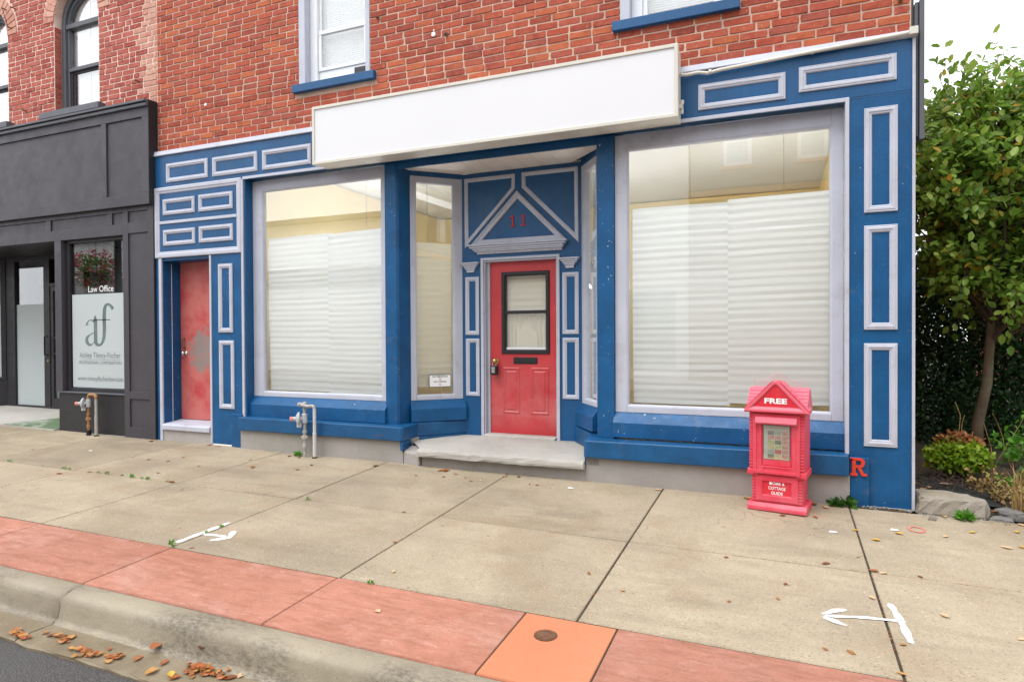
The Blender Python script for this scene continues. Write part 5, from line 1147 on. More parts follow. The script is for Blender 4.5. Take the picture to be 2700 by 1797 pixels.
def tree(name, base, lead, crown_c, crown_r, n_limb, leaves, lsize, label, mt='leaf', group=None, r0=0.058, twigs=7, zlow=1.0, z_first=1.35):
    T = empty(name, base, label, 'tree', group); b = MB()
    tr = limb(base, lead, 11, 0.05); b.tube([tuple(p) for p in tr], list(np.linspace(r0, r0*0.10, 11)), 12)
    b.build('trunk', 'bark', T, smooth=True)
    br = MB(); tips = []; zt = tr[:, 2]
    for i in range(n_limb):
        a = i*2.399+rng.uniform(-0.3, 0.3); f = (i+0.5)/n_limb; e = math.asin(max(-1, min(1, -0.75+1.72*f))); q = rng.uniform(0.62, 1.0)
        end = np.array(crown_c)+np.array([math.cos(a)*math.cos(e)*crown_r[0], math.sin(a)*math.cos(e)*crown_r[1], math.sin(e)*crown_r[2]])*q
        zs = min(max(z_first+rng.uniform(-0.1, 0.2), end[2]-rng.uniform(0.5, 1.1)), lead[2]-0.05)
        st = np.array([np.interp(zs, zt, tr[:, k]) for k in range(3)]); P = limb(st, end, 7, 0.14); ln0 = np.linalg.norm(end-st)
        rr = np.linspace(0.010+0.008*ln0, 0.004, 7); br.tube([tuple(p) for p in P], list(rr), 6)
        for j in range(twigs):
            s = P[rng.integers(2, 7)]; d = rng.normal(size=3); d[2] += 0.35; d /= np.linalg.norm(d); ln = rng.uniform(0.25, 0.60); Q = limb(s, s+d*ln, 5, 0.05)
            br.tube([tuple(p) for p in Q], list(np.linspace(0.005, 0.002, 5)), 4); tips.append((Q, d))
        tips.append((P[3:], (P[-1]-P[-2])/np.linalg.norm(P[-1]-P[-2])))
    br.build('branches', 'twig', T)
    n_t = len(tips); Pp = []; Dd = []
    for (Q, d) in tips:
        m_ = leaves//n_t; t = rng.uniform(0, len(Q)-1.001, m_); i0 = t.astype(int); f = (t-i0)[:, None]
        Pp.append(Q[i0]*(1-f)+Q[i0+1]*f+rng.normal(size=(m_, 3))*0.06); Dd.append(np.tile(d*0.5, (m_, 1)))
    Pp = np.concatenate(Pp); Dd = np.concatenate(Dd)
    keep = (Pp[:, 0] > 1.05) & (Pp[:, 2] > zlow); Pp, Dd = Pp[keep], Dd[keep]
    leaf_cloud('crown', Pp, rng.uniform(0.7, 1.3, len(Pp))*lsize, mt, T, dirs=Dd, droop=0.25, up=0.8, front=0.9)
    return T
tree('small_tree', (1.83, 1.98, 0.08), (2.15, 2.02, 3.9), (2.25, 2.0, 2.85), (1.50, 1.20, 1.42), 84, 19000, 0.086, 'young green tree with slender trunk right of the blue corner pilaster')
tree('background_tree', (3.9, 4.8, 0.10), (3.6, 4.7, 4.3), (3.1, 4.5, 3.1), (2.1, 1.3, 1.45), 46, 9000, 0.095, 'leafy tree standing behind the young tree at the right edge', r0=0.08, z_first=1.7)
# dark evergreen hedge
hd_ = empty('evergreen_hedge', (2.8, 4.0, 0.05), 'dense dark evergreen hedge behind the young tree', 'hedge')
n = 100000; u = rng.uniform(0, 1, (n, 3)); th = u[:, 0]*math.pi*2
cxs = rng.choice([1.5, 1.95, 2.45, 3.0, 3.6, 4.3, 5.1, 6.0], n); row = rng.integers(0, 2, n); hh = 2.35+0.3*np.sin(cxs*3.1)+0.35*row; zz = u[:, 1]*hh
rad = 0.62*np.sqrt(np.clip(1-(zz/hh)**3, 0, 1))*(0.70+0.32*np.sqrt(u[:, 2]))*(1+0.18*np.sin(zz*9+th*3)+0.12*np.sin(zz*21+th*5))
P = np.stack([cxs+rad*np.cos(th), 3.45+0.75*row+0.2*np.sin(cxs*2)+rad*np.sin(th), 0.05+zz], 1); P = P[P[:, 0] > 1.1]
leaf_cloud('foliage', P, rng.uniform(0.6, 1.2, len(P))*0.062, 'hedge', hd_, base=DIAM, faces=DFAC, up=0.1)
b = MB()
for cx_ in (1.55, 2.1, 2.7, 3.4, 4.2): b.tube([(cx_, 3.6, 0.0), (cx_+0.05, 3.6, 1.0), (cx_, 3.55, 1.9)], [0.05, 0.035, 0.01], 8)
b.build('stems', 'twig', hd_)
# yellow-green shrub with a brown dry top
sb = empty('leafy_shrub', (1.48, 1.02, 0.05), 'yellow-green shrub with dry brown top leaves beside the corner', 'shrub')
n = 1500; d = rng.normal(size=(n, 3)); d /= np.linalg.norm(d, axis=1)[:, None]; rr = rng.uniform(0.55, 1.0, n)[:, None]
P = np.array([1.47, 1.0, 0.255])+d*rr*np.array([0.27, 0.22, 0.15]); leaf_cloud('green_leaves', P, rng.uniform(0.7, 1.3, n)*0.052, 'shrub', sb)
n = 420; d = rng.normal(size=(n, 3)); d /= np.linalg.norm(d, axis=1)[:, None]
P = np.array([1.49, 1.10, 0.385])+d*rng.uniform(0.3, 1, n)[:, None]*np.array([0.20, 0.12, 0.085]); leaf_cloud('brown_leaves', P, rng.uniform(0.7, 1.3, n)*0.052, 'brown_leaf', sb)
b = MB()
for i in range(16):
    a = i*2.4; b.tube([tuple(p) for p in limb((1.47+0.04*math.cos(a), 1.0+0.04*math.sin(a), 0.03), (1.47+0.24*math.cos(a), 1.0+0.18*math.sin(a), rng.uniform(0.18, 0.42)), 5, 0.05)], [0.006, 0.005, 0.004, 0.003, 0.002], 5)
b.build('stems', 'twig', sb)
# green leafy weeds and dry weeds at the right
def weed_plant(name, x, y, h, n_st, spread, nl, ls, mt, label, group=None, base=LEAF, faces=LFAC, cat='plant', lift=0.15, z0=None):
    g = garden_z(x, y) if z0 is None else z0; E = empty(name, (x, y, g), label, cat, group); b = MB(); Pp = []; Dd = []
    for i in range(n_st):
        a = i*2.399+rng.uniform(-0.4, 0.4); q = spread*rng.uniform(0.3, 1.0)
        P = limb((x+0.02*math.cos(a), y+0.02*math.sin(a), g-0.01), (x+q*math.cos(a), y+q*math.sin(a), g+h*rng.uniform(0.55, 1.0)), 6, h*0.10)
        b.tube([tuple(p) for p in P], list(np.linspace(0.0035, 0.0012, 6)), 4)
        t = rng.uniform(lift*5, 4.999, nl); i0 = t.astype(int); f = (t-i0)[:, None]; Pp.append(P[i0]*(1-f)+P[np.minimum(i0+1, 5)]*f+rng.normal(size=(nl, 3))*ls*0.2); Dd.append(rng.normal(size=(nl, 3))*0.4)
    b.build('stems', 'twig', E); Pp = np.concatenate(Pp); leaf_cloud('leaves', Pp, rng.uniform(0.6, 1.25, len(Pp))*ls, mt, E, base=base, faces=faces, dirs=np.concatenate(Dd)); return E
GO = 'first second third fourth fifth sixth seventh'.split(); GX = [1.98, 2.28, 1.80, 2.15, 2.6, 2.0, 2.9]; DX = [1.62, 1.86, 1.72, 2.08, 2.35, 1.55, 2.0]
for i, (x, y, h, ns, sp, nl, ls) in enumerate(((1.98, 0.95, 0.50, 9, 0.20, 12, 0.075), (2.28, 0.80, 0.55, 9, 0.20, 12, 0.07), (1.80, 0.62, 0.22, 10, 0.20, 12, 0.055), (2.15, 0.45, 0.34, 10, 0.24, 14, 0.06), (2.6, 0.6, 0.5, 10, 0.3, 14, 0.07), (2.0, 1.5, 0.55, 9, 0.28, 12, 0.07), (2.9, 1.2, 0.6, 9, 0.3, 12, 0.07))):
    weed_plant('green_weed', x, y, h, ns, sp, nl, ls, 'weed', 'broad-leaved green weed right of the shrub, %s counting from the shrub' % GO[sorted(GX).index(x)], 'green weeds in the garden plot')
for i, (x, y, h, ns, sp, nl, ls) in enumerate(((1.62, 0.42, 0.26, 14, 0.22, 16, 0.035), (1.86, 0.30, 0.30, 14, 0.20, 16, 0.035), (1.72, 0.16, 0.20, 14, 0.16, 14, 0.03), (2.08, 0.12, 0.26, 14, 0.2, 16, 0.035), (2.35, 0.22, 0.32, 14, 0.24, 16, 0.035), (1.55, 0.68, 0.22, 12, 0.2, 14, 0.035), (2.0, 0.5, 0.34, 12, 0.2, 14, 0.035))):
    weed_plant('dry_weed', x, y, h, ns, sp, nl, ls, 'dry_weed', 'brown withered weed clump right of the flat stone, %s counting from the stone' % GO[sorted(DX).index(x)], 'dry weeds in the garden plot')
def grass(name, x, y, n, h, sp, mt, label, z0=None, cat='grass tuft', group=None):
    g = garden_z(x, y) if z0 is None else z0; b = MB()
    for i in range(n):
        a = rng.uniform(0, 6.28); L = h*rng.uniform(0.6, 1.1); q = sp*rng.uniform(0.2, 1); bx, by = x+rng.normal()*sp*0.15, y+rng.normal()*sp*0.15; w_ = 0.0035
        px, py = -math.sin(a)*w_, math.cos(a)*w_; dx, dy = math.cos(a)*q, math.sin(a)*q
        b.add([(bx-px, by-py, g-0.01), (bx+px, by+py, g-0.01), (bx+dx*0.4+px, by+dy*0.4+py, g+L*0.65), (bx+dx*0.4-px, by+dy*0.4-py, g+L*0.65), (bx+dx, by+dy, g+L*0.9)], [(0, 1, 2, 3), (3, 2, 4)])
    return tag(b.build(name, mt), label, cat, group)
for x, y, h, m_ in ((1.66, 0.05, 0.28, 'dry_weed'), (1.80, 0.02, 0.34, 'weed'), (1.92, 0.0, 0.36, 'dry_weed'), (2.15, -0.02, 0.34, 'weed'), (1.75, 0.30, 0.40, 'dry_weed'), (2.4, 0.05, 0.35, 'weed')):
    grass('grass_tuft', x, y, 34, h, 0.16, m_, ('green' if m_ == 'weed' else 'straw-coloured')+' grass tuft at the garden edge, %s counting from the flat stone' % GO[[1.66, 1.75, 1.80, 1.92, 2.15, 2.4].index(x)], group='grass tufts at the garden edge')
# bare arching stems
b = MB()
for i in range(70):
    x0, y0 = rng.uniform(1.1, 1.55), rng.uniform(0.5, 0.95); P = limb((x0, y0, garden_z(x0, y0)-0.01), (x0+rng.uniform(-0.3, 0.3), y0+rng.uniform(-0.3, 0.1), garden_z(x0, y0)+rng.uniform(0.0, 0.06)), 6, 0.09); b.tube([tuple(p) for p in P], 0.0022, 4)
tag(b.build('dry_stems', 'twig', kind='stuff'), 'tangle of dry brown stems under the yellow-green shrub', 'stems')
# tall thin dead stalks
b = MB()
for i in range(14):
    x0, y0 = rng.uniform(1.5, 2.6), rng.uniform(0.6, 1.6); P = limb((x0, y0, garden_z(x0, y0)), (x0+rng.uniform(-0.25, 0.35), y0+rng.uniform(-0.1, 0.1), garden_z(x0, y0)+rng.uniform(0.4, 0.9)), 6, 0.05); b.tube([tuple(p) for p in P], 0.003, 4)
tag(b.build('dead_stalks', 'dry_weed', kind='stuff'), 'thin dead stalks standing among the garden weeds', 'stalks')
# weed-control fabric
b = MB(); nx, ny = 14, 12; vs = []
for j in range(ny):
    for i in range(nx):
        x, y = 0.975+0.62*i/(nx-1), 0.20+0.85*j/(ny-1); vs.append((x, y, garden_z(x, y)+0.022+0.012*math.sin(x*17+y*9)+rng.uniform(-0.004, 0.004)))
b.add(vs, [(j*nx+i, j*nx+i+1, (j+1)*nx+i+1, (j+1)*nx+i) for j in range(ny-1) for i in range(nx-1)])
tag(b.build('weed_fabric', 'tarp', smooth=True), 'dark weed-control fabric lying behind the flat grey stone', 'fabric')
# stones
def stone(name, poly, z0, z1, mt, label, rough=0.012, cuts=3):
    b = MB(); rings = []; cx_ = sum(p[0] for p in poly)/len(poly); cy_ = sum(p[1] for p in poly)/len(poly); Q = []
    for i in range(len(poly)):
        a, c = poly[i], poly[(i+1) % len(poly)]
        for k in range(4): Q.append((a[0]+(c[0]-a[0])*k/4, a[1]+(c[1]-a[1])*k/4))
    n = len(Q); L = [(0.0, 0.97), (0.30, 1.0), (0.62, 0.985), (0.86, 0.965), (1.0, 0.90)]
    vs = []
    for t, s in L:
        for (x, y) in Q: vs.append((cx_+(x-cx_)*s+rng.uniform(-rough, rough), cy_+(y-cy_)*s+rng.uniform(-rough, rough), z0+(z1-z0)*t+rng.uniform(-rough, rough)*0.5*(t > 0)))
    for s in (0.6, 0.3):
        for (x, y) in Q: vs.append((cx_+(x-cx_)*s, cy_+(y-cy_)*s, z1+rng.uniform(-rough, rough)*0.6+0.008))
    vs.append((cx_, cy_, z1+0.008)); m_ = len(L)+2
    fs = [(j*n+i, j*n+(i+1) % n, (j+1)*n+(i+1) % n, (j+1)*n+i) for j in range(m_-1) for i in range(n)]+[((m_-1)*n+i, (m_-1)*n+(i+1) % n, m_*n) for i in range(n)]
    b.add(vs, fs); return tag(b.build(name, mt), label, 'stone')
stone('flat_stone', [(0.975, -0.085), (1.10, -0.120), (1.28, -0.130), (1.415, -0.095), (1.46, 0.0), (1.36, 0.16), (1.22, 0.27), (0.98, 0.26)], -0.06, 0.100, 'rock', 'large flat grey stone with mossy front beside the blue corner pilaster', 0.009)
stone('slate_piece', [(1.43, -0.115), (1.58, -0.125), (1.60, -0.06), (1.47, -0.02)], -0.05, -0.012, 'slate', 'thin grey slate piece lying right of the large flat stone', 0.004)
stone('slate_piece', [(1.50, 0.05), (1.62, -0.07), (1.70, -0.05), (1.60, 0.14)], -0.03, 0.030, 'slate', 'tilted mossy slate piece at the garden edge, right of the thin slate', 0.004)
stone('pebble', [(1.015, -0.255), (1.06, -0.262), (1.072, -0.235), (1.03, -0.220)], gz(1.04, -0.24)-0.003, gz(1.04, -0.24)+0.022, 'rock', 'small pale pebble on the pavement in front of the flat stone', 0.003)
# gravel crumbs along the foot of the pilaster
b = MB()
for i in range(160):
    x, y = rng.uniform(0.50, 1.6), -0.02-abs(rng.normal())*0.045; 
    if x > 0.97: y -= 0.075
    s = rng.uniform(0.003, 0.011); z = gz(x, y)
    b.add([(x-s, y-s*0.7, z), (x+s, y-s*0.6, z), (x+s*0.7, y+s, z), (x-s*0.8, y+s*0.8, z), (x+s*0.1, y, z+s*1.1)], [(0, 1, 4), (1, 2, 4), (2, 3, 4), (3, 0, 4)])
tag(b.build('gravel_crumbs', 'rock', kind='stuff'), 'gravel crumbs and dirt along the foot of the corner pilaster', 'gravel')
b = MB()
for i in range(420):                                                   # grit and flakes along the wall foot
    x = rng.uniform(-9.6, 0.5); y = -0.065-abs(rng.normal())*0.02
    if -3.57 < x < -1.74: y -= 0.01
    if x < -6.1: y += 0.05
    s = rng.uniform(0.002, 0.007); z = gz(x, y)
    b.add([(x-s, y-s*0.7, z), (x+s, y-s*0.6, z), (x+s*0.7, y+s, z), (x-s*0.8, y+s*0.8, z), (x+s*0.1, y, z+s*0.8)], [(0, 1, 4), (1, 2, 4), (2, 3, 4), (3, 0, 4)])
tag(b.build('wall_grit', 'conc_base', kind='stuff'), 'pale grit along the foot of the shopfront wall', 'grit')

# ------------------------------------------------------------------ weeds in the pavement joints
def tuft(x, y, s, label, group, z0=None, n=None):
    s = s*(0.72 if n is None else 1.0)
    z = (gz(x, y) if z0 is None else z0)+0.002; n = n or int(26*s/0.05); n = max(12, n)
    a = rng.uniform(0, 6.28, n); e = rng.uniform(0.25, 1.2, n); d = np.stack([np.cos(a)*np.cos(e), np.sin(a)*np.cos(e), np.sin(e)], 1)
    P = np.array([x, y, z])+d*rng.uniform(0.1, 0.6, n)[:, None]*s*0.8; o = leaf_cloud('joint_weed', P, rng.uniform(0.5, 0.9, n)*s*0.7, 'weed', dirs=d*1.5, base=DIAM, faces=DFAC)
    return tag(o, label, 'weed', group)
ORD = 'first second third fourth fifth sixth seventh eighth ninth tenth eleventh'.split()
for x, s in ((-8.09, .055), (-7.50, .02), (-7.13, .06), (-7.05, .04), (-6.59, .045), (-6.47, .06), (-6.23, .04), (-6.08, .065), (-5.95, .04), (-5.86, .06), (-5.58, .045)):
    tuft(x, -1.497, s, 'small green weed in the long pavement joint, %s from the left' % ORD.pop(0), 'weeds in the long joint left')
tuft(-3.845, -1.50, .055, 'small green weed in the long pavement joint below the left shop window', None)
tuft(-4.06, -2.70, .06, 'green weed at the foot of the small white arrow, larger', None); tuft(-4.00, -2.735, .05, 'green weed in the corner where the red band meets the joint by the small arrow', None)
tuft(-4.0, -2.445, .04, 'tiny green weed in the joint beside the small arrow shaft', None); tuft(-4.0, -2.31, .05, 'tiny green weed in the joint near the top of the small arrow', None)
tuft(-2.31, -2.747, .05, 'dry green weed between the pavement and the red paving band', None)
tuft(-5.135, -0.165, .085, 'fresh green weed at the foot of the grey gas riser', None, n=40)
tuft(1.27, -0.16, .10, 'bright green clover clump at the front of the flat stone', None, n=90)
# dandelion-like weed by the pilaster plinth
for (x, y, s, l) in ((0.40, -0.10, 0.11, 'dark green rosette weed at the foot of the letter plinth'), (0.475, -0.085, 0.13, 'upright dark green weed against the letter plinth')):
    n = 26; a = rng.uniform(0, 6.28, n); e = rng.uniform(0.15, 1.25, n); d = np.stack([np.cos(a)*np.cos(e), -abs(np.sin(a))*np.cos(e), np.sin(e)], 1)
    P = np.tile(np.array([x, y, gz(x, y)+0.004]), (n, 1))+d*rng.uniform(0, 0.35, n)[:, None]*s; MT.setdefault('dweed', leaf_mat('dark_weed_leaf', [(0.02, 0.075, 0.012), (0.045, 0.14, 0.02), (0.08, 0.20, 0.03)], 0.3))
    tag(leaf_cloud('rosette_weed', P, rng.uniform(0.35, 0.6, n)*s, 'dweed', dirs=d*2), l, 'weed')

# ------------------------------------------------------------------ fallen leaves
def leaf_one(x, y, z, s, mt, label, group, flat=0.25):
    cn = {'lf_rust': 'rust-red', 'lf_brown': 'dark brown', 'lf_pale': 'pale pinkish', 'lf_yellow': 'yellow'}[mt]; label = label.replace('COL', cn); group = group and group.replace('COL', cn)
    k = 7; a = rng.uniform(0, 6.28); cu = rng.uniform(0.05, 0.35); me_v = []; 
    pts = [(0, -0.5), (0.30, -0.22), (0.36, 0.08), (0.22, 0.36), (0, 0.55), (-0.22, 0.36), (-0.36, 0.08), (-0.30, -0.22), (0, 0.0)]
    ca, sa = math.cos(a), math.sin(a); asp = rng.uniform(0.65, 1.0)
    for i, (u, v) in enumerate(pts):
        u = u*asp*rng.uniform(0.8, 1.2); h = (abs(u)*cu*1.6+v*v*cu+rng.uniform(0, 0.05))*s
        me_v.append((x+(u*ca-v*sa)*s, y+(u*sa+v*ca)*s, z+0.002+h))
    b = MB(); b.add(me_v, [(i, (i+1) % 8, 8) for i in range(8)]); return tag(b.build('fallen_leaf', mt), label, 'leaf', group)
GR = 'fallen leaves on the pavement'
YEL = [(0.483, -0.707, .05), (0.598, -0.877, .055), (0.762, -0.676, .06), (1.248, -0.462, .06), (1.542, -0.352, .055), (1.478, -0.687, .05)]
for x, y, s in YEL: leaf_one(x, y, gz(x, y), s, 'lf_yellow', 'yellow fallen leaf on the right-hand pavement slab', 'yellow leaves on the right slab')
for x, y, s in ((1.053, -0.63, .055), (1.378, -0.734, .075), (1.139, -0.125, .085), (1.62, -0.16, .06), (0.316, -0.204, .06)): leaf_one(x, y, gz(x, y), s, 'lf_pale', 'pale pinkish fallen leaf on the right end of the pavement', 'pale leaves on the right')
for x, y, s, m_ in ((-0.296, -0.143, .075, 'lf_rust'), (-0.27, -0.17, .06, 'lf_brown'), (0.229, -0.14, .07, 'lf_brown'), (0.30, -0.16, .06, 'lf_rust'), (0.20, -0.12, .06, 'lf_pale'), (0.36, -0.13, .055, 'lf_rust'), (0.43, -0.14, .05, 'lf_yellow'), (-0.009, -0.53, .05, 'lf_brown'), (0.226, -0.489, .06, 'lf_rust')):
    leaf_one(x, y, gz(x, y), s, m_, 'COL dry leaf around the foot of the red newspaper box', 'COL leaves around the newspaper box')
for x, y, s, m_ in ((0.248, -1.454, .065, 'lf_rust'), (0.513, -1.474, .06, 'lf_brown'), (0.56, -1.49, .06, 'lf_pale'), (0.759, -1.467, .04, 'lf_rust'), (0.455, -1.893, .05, 'lf_pale'), (0.009, -1.87, .035, 'lf_rust'), (-0.031, -2.09, .035, 'lf_rust'), (0.295, -2.571, .05, 'lf_rust'), (0.183, -2.584, .035, 'lf_brown'), (0.534, -2.404, .035, 'lf_rust'), (1.074, -2.134, .05, 'lf_pale'), (0.483, -2.69, .04, 'lf_rust'), (-0.283, -2.222, .03, 'lf_brown'), (0.445, -1.264, .03, 'lf_brown'), (0.78, -2.0, .05, 'lf_pale')):
    leaf_one(x, y, gz(x, y), s, m_, 'small COL leaf on the near slabs around the long white arrow', 'COL leaves near the long arrow')
for x, y, s, m_ in ((-3.999, -0.258, .075, 'lf_rust'), (-3.221, -0.176, .08, 'lf_brown'), (-3.19, -0.20, .075, 'lf_rust'), (-3.25, -0.21, .07, 'lf_brown'), (-3.20, -0.15, .07, 'lf_brown'), (-3.04, -0.265, .06, 'lf_brown'), (-3.39, -0.451, .045, 'lf_brown'), (-3.102, -0.406, .05, 'lf_brown'), (-2.778, -0.448, .045, 'lf_brown'), (-2.70, -0.40, .05, 'lf_pale'), (-2.533, -0.189, .06, 'lf_rust'), (-2.40, -0.16, .06, 'lf_rust'), (-2.205, -0.36, .04, 'lf_brown'), (-2.129, -0.37, .045, 'lf_brown'), (-2.887, -0.357, .03, 'lf_brown'), (-1.045, -0.15, .07, 'lf_pale'), (-1.588, -0.43, .03, 'lf_pale')):
    leaf_one(x, y, gz(x, y), s, m_, 'COL leaf on the pavement in front of the entrance step', 'COL leaves before the entrance step')
for x, y, s, m_ in ((-1.118, -2.133, .04, 'lf_rust'), (-0.865, -2.301, .035, 'lf_rust'), (-2.276, -2.552, .04, 'lf_pale'), (-2.059, -3.039, .045, 'lf_pale'), (-2.558, -2.104, .04, 'lf_rust'), (-2.867, -1.503, .035, 'lf_rust'), (-0.35, -1.566, .035, 'lf_brown')):
    leaf_one(x, y, gz(x, y), s, m_, 'small COL leaf on the middle slabs above the orange slab', 'COL leaves on the middle slabs')
for x, y, s, m_ in ((-7.58, -0.12, .09, 'lf_rust'), (-7.62, -0.10, .08, 'lf_pale'), (-6.955, -1.661, .06, 'lf_brown'), (-6.718, -1.508, .055, 'lf_brown'), (-5.217, -0.76, .07, 'lf_rust'), (-5.986, -1.28, .045, 'lf_brown'), (-5.54, -1.485, .08, 'lf_rust'), (-3.842, -2.713, .04, 'lf_rust'), (-6.351, -0.863, .05, 'lf_rust'), (-6.636, -0.884, .05, 'lf_brown'), (-6.959, -0.834, .05, 'lf_pale'), (-5.519, -0.49, .05, 'lf_rust'), (-4.689, -0.678, .05, 'lf_brown'), (-4.686, -0.462, .05, 'lf_rust'), (-5.834, -0.908, .04, 'lf_brown'), (-6.357, -0.664, .05, 'lf_brown'), (-8.535, -0.988, .05, 'lf_brown'), (-6.62, -0.06, .07, 'lf_rust'), (-6.45, -0.07, .06, 'lf_brown'), (-5.22, -0.20, .06, 'lf_rust'), (-5.06, -0.22, .055, 'lf_brown')):
    leaf_one(x, y, gz(x, y), s, m_, 'small COL leaf on the pavement before the side door and left window', 'COL leaves on the left slabs')
for x, y, s in ((1.02, 0.26, .07), (1.10, 0.42, .07), (1.20, 0.34, .06), (1.30, 0.62, .10), (1.06, 0.6, .07), (1.16, 0.52, .06), (1.36, 0.24, .09), (1.30, 0.20, .09), (1.45, 0.12, .07), (1.00, 0.36, .06), (1.05, 0.78, .06), (1.5, 0.02, .06)):
    leaf_one(x, y, garden_z(x, y)+0.045, s, random.choice(['lf_rust', 'lf_pale', 'lf_yellow', 'lf_brown']), 'COL leaf on the dark fabric behind the flat grey stone', 'COL leaves on the fabric')
# gutter leaves: single ones and soaked heaps
def gut(x, y): return kz(x)-0.163+max(0, (y+3.58))*2.0
for x, y, s, m_ in ((-3.12, -3.67, .06, 'lf_brown'), (-2.95, -3.65, .06, 'lf_brown'), (-2.93, -3.735, .07, 'lf_rust'), (-2.82, -3.715, .07, 'lf_yellow'), (-2.78, -3.73, .06, 'lf_rust'), (-2.53, -3.625, .08, 'lf_rust'), (-2.49, -3.59, .05, 'lf_pale'), (-4.05, -3.72, .07, 'lf_rust'), (-3.93, -3.75, .06, 'lf_pale'), (-3.35, -3.66, .04, 'lf_brown')):
    leaf_one(x, y, gut(x, y), s, m_, 'wet COL leaf lying singly in the gutter', 'COL single leaves in the gutter')
leaf_one(-3.11, -3.575, kz(-3.1)-0.135, .09, 'lf_brown', 'brown leaf standing on edge against the foot of the kerb', None)
def heap(x, y, rx, ry, n, h, label):
    b = MB()
    for i in range(n):
        a = rng.uniform(0, 6.28); q = abs(rng.normal())*0.6; lob = 1+0.45*math.sin(a*3+x*9)+0.3*math.sin(a*5+x*17); px, py = x+math.cos(a)*q*rx*lob, y+math.sin(a)*q*ry*lob; q = min(q, 1); s = rng.uniform(0.022, 0.052); z = gut(px, py)+0.003+h*(1-q)*rng.uniform(0.2, 1)
        b0 = rng.uniform(0, 6.28); ca, sa = math.cos(b0), math.sin(b0); tl = rng.uniform(-0.4, 0.4, 2); P = []
        for (u, v) in ((0, -0.5), (0.3, -0.2), (0.34, 0.15), (0.1, 0.5), (-0.2, 0.4), (-0.34, 0.05), (-0.28, -0.25)):
            P.append((px+(u*ca-v*sa)*s, py+(u*sa+v*ca)*s, z+abs(u*tl[0]+v*tl[1])*s+rng.uniform(0, 0.004)))
        b.add(P, [(0, 1, 2), (0, 2, 3), (0, 3, 4), (0, 4, 5), (0, 5, 6)])
    return tag(b.build('leaf_heap', 'lf_rust', kind='stuff'), label, 'leaf heap')
heap(-3.70, -3.675, 0.12, 0.045, 26, 0.006, 'wet leaf heap in the gutter, leftmost of the heaps')
heap(-3.43, -3.735, 0.17, 0.04, 42, 0.006, 'long wet leaf drift in the gutter at the asphalt edge')
heap(-3.24, -3.695, 0.06, 0.035, 16, 0.008, 'small wet leaf heap at the right end of the long drift')
heap(-2.71, -3.625, 0.105, 0.05, 80, 0.022, 'largest wet leaf heap in the gutter against the kerb')
heap(-3.99, -3.755, 0.09, 0.03, 14, 0.005, 'scatter of wet leaves at the far left end of the gutter')
# crumbs of debris caught in the joints
b = MB()
for i in range(420):
    if rng.uniform() < 0.5:
        xj = XJ[rng.integers(5, 12)]; x, y = xj+rng.normal()*0.005, rng.uniform(-2.74, -0.1)
    else: x, y = rng.uniform(-9, 2.5), -1.497+rng.normal()*0.005
    s = rng.uniform(0.004, 0.012); z = gz(x, y)-0.006; a = rng.uniform(0, 6.28); c_, s_ = math.cos(a)*s, math.sin(a)*s
    b.add([(x-c_, y-s_, z), (x+s_*0.5, y-c_*0.5, z+0.002), (x+c_, y+s_, z+0.004), (x-s_*0.5, y+c_*0.5, z+0.005)], [(0, 1, 2, 3)])
tag(b.build('joint_debris', 'lf_brown', kind='stuff'), 'crumbs of dry leaves caught in the pavement joints', 'debris')
# white litter flecks
for x, y, l in ((-7.75, -0.80, 'white paper scrap on the pavement in front of the dark pilaster'), (0.745, -0.60, 'white paper scrap beside a yellow leaf near the corner'), (0.33, -0.80, 'thin white paper scrap on the slab right of the newspaper box'), (-1.80, -0.36, 'white paper scrap on the pavement below the step corner')):
    b = MB(); z = gz(x, y)+0.003; b.add([(x-0.03, y-0.01, z), (x+0.02, y-0.018, z+0.004), (x+0.032, y+0.008, z+0.002), (x-0.02, y+0.016, z+0.006)], [(0, 1, 2, 3)]); tag(b.build('paper_scrap', 'paper_print'), l, 'litter')

# ------------------------------------------------------------------ across the street and beyond
O = empty('stucco_building', (3.0, -16.5, -0.2), 'beige stucco building across the street, seen reflected in the right window', 'building')
b = MB(); b.box(-2.93, 48, -22, -16.0, -0.5, 9.0); b.build('wall', 'stucco', O); MB().box(-2.95, 48.0, -16.0, -15.9, 5.80, 6.12).build('ochre_band', 'ochre', O); MB().box(-2.95, 48, -16.0, -15.85, 6.121, 6.17).build('ledge', 'grey_sill', O)
for x0 in (-1.82, 0.40, 2.9, 5.4, 8.0, 11.0, 14.0, 18.0, 22.0):
    f = MB(); f.box(x0, x0+0.86, -15.998, -15.93, 6.86, 8.3); wn = f.build('window', 'white', O)
    MB().box(x0+0.11, x0+0.75, -15.929, -15.92, 6.96, 7.60).build('pane', 'glass_dark', wn); MB().box(x0+0.11, x0+0.75, -15.929, -15.92, 7.66, 8.2).build('pane', 'glass_dark', wn); MB().box(x0-0.08, x0+0.94, -15.998, -15.88, 6.74, 6.855).build('sill', 'ochre', wn)
O2 = empty('white_building', (-7.0, -16.5, -0.2), 'white building across the street, seen reflected in the right window', 'building')
b = MB(); b.box(-6.4, -2.98, -22, -16.2, -0.5, 10.0); b.build('wall', 'stucco_w', O2); MB().box(-6.0, -3.4, -16.2, -16.12, 0.2, 2.9).build('shop_glazing', 'glass_dark', O2)
O3 = empty('pale_shop_row', (-18.0, -17.0, -0.2), 'long low pale shop row across the street, seen reflected in the left window', 'building')
MB().box(-40, -6.5, -23, -16.4, -0.5, 6.3).build('wall', 'stucco_w', O3)
MB().box(-40, -6.5, -16.399, -16.15, 3.6, 4.3).build('fascia', 'conc_base', O3); MB().box(-40.1, -6.4, -16.6, -16.1, 6.301, 6.5).build('coping', 'grey_sill', O3)
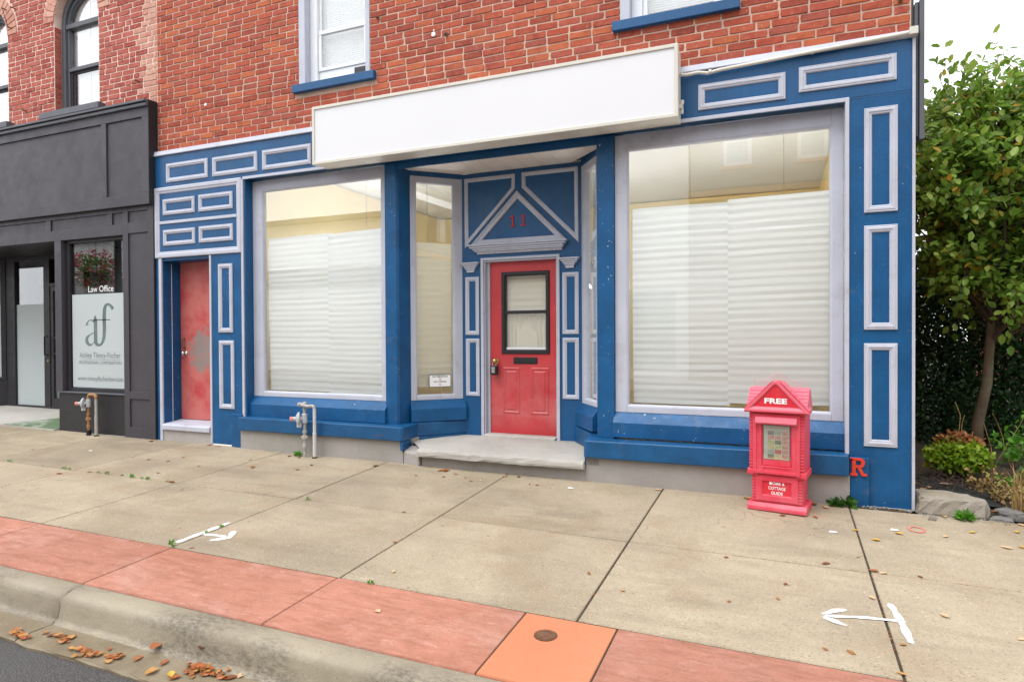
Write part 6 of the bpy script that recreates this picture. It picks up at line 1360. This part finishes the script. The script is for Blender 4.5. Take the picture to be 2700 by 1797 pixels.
far = MB(); far.prism_z([(-45, -16.0), (30, -16.0), (30, -12.6), (-45, -12.6)], -0.5, -0.19); tag(far.build('far_pavement', 'conc_base'), 'pale pavement on the other side of the street', 'pavement', kind='structure')
# street lamp with a hanging basket, mirrored in the law office window
SLm = empty('street_lamp', (-12.75, -3.05, gz(-12.75, -3.05)), 'black street lamp post at the kerb, mirrored in the law office window', 'street lamp')
MB().tube([(-12.75, -3.05, -0.1), (-12.75, -3.05, 0.6), (-12.75, -3.05, 5.0)], [0.11, 0.075, 0.06], 14).build('post', 'black', SLm); MB().tube([(-12.75, -3.05, 3.55), (-13.5, -3.02, 3.55)], 0.02, 8).build('bracket', 'black', SLm)
MB().lathe((-12.75, -3.05, 5.0), (0, 0, 1), [(0, 0.06), (0.05, 0.18), (0.45, 0.20), (0.6, 0.05)], 14).build('lantern', 'stucco_w', SLm)
HB = empty('flower_basket', (-13.4, -3.02, 2.6), 'hanging basket of pink flowers, mirrored in the law office window', 'flower basket')
MB().lathe((-13.4, -3.02, 2.55), (0, 0, 1), [(0, 0.08), (0.10, 0.2), (0.2, 0.24)], 14).build('bowl', 'twig', HB); MB().tube([(-13.4, -3.02, 2.75), (-13.4, -3.02, 3.54)], 0.006, 6).build('chain', 'black', HB)
n = 900; d = rng.normal(size=(n, 3)); d /= np.linalg.norm(d, axis=1)[:, None]; leaf_cloud('foliage', np.array([-13.4, -3.02, 2.78])+d*rng.uniform(0.4, 1, n)[:, None]*np.array([0.5, 0.5, 0.38]), np.full(n, 0.07), 'weed', HB)
n = 420; d = rng.normal(size=(n, 3)); d /= np.linalg.norm(d, axis=1)[:, None]; leaf_cloud('blossoms', np.array([-13.4, -3.02, 2.82])+d*rng.uniform(0.75, 1.05, n)[:, None]*np.array([0.52, 0.52, 0.40]), np.full(n, 0.075), 'pink', HB)
# red brick house glimpsed far behind the trees
H = empty('far_brick_house', (9.0, 15.0, 0.0), 'red brick house glimpsed through the leaves at the right edge', 'house')
MB().box(5.6, 13, 13.0, 19, -0.2, 5.2).build('wall', 'brick_n', H); MB().prism_y([(5.3, 5.2), (13.3, 5.2), (9.3, 7.4)], 12.8, 19.2).build('roof', 'dark', H)
for x0, z0 in ((6.1, 1.0), (6.1, 3.2), (8.2, 1.0), (8.2, 3.2)):
    f = MB().box(x0, x0+0.9, 12.95, 13.0, z0, z0+1.4).build('window', 'white', H); MB().box(x0+0.1, x0+0.8, 12.93, 12.949, z0+0.1, z0+1.3).build('pane', 'glass_dark', f)
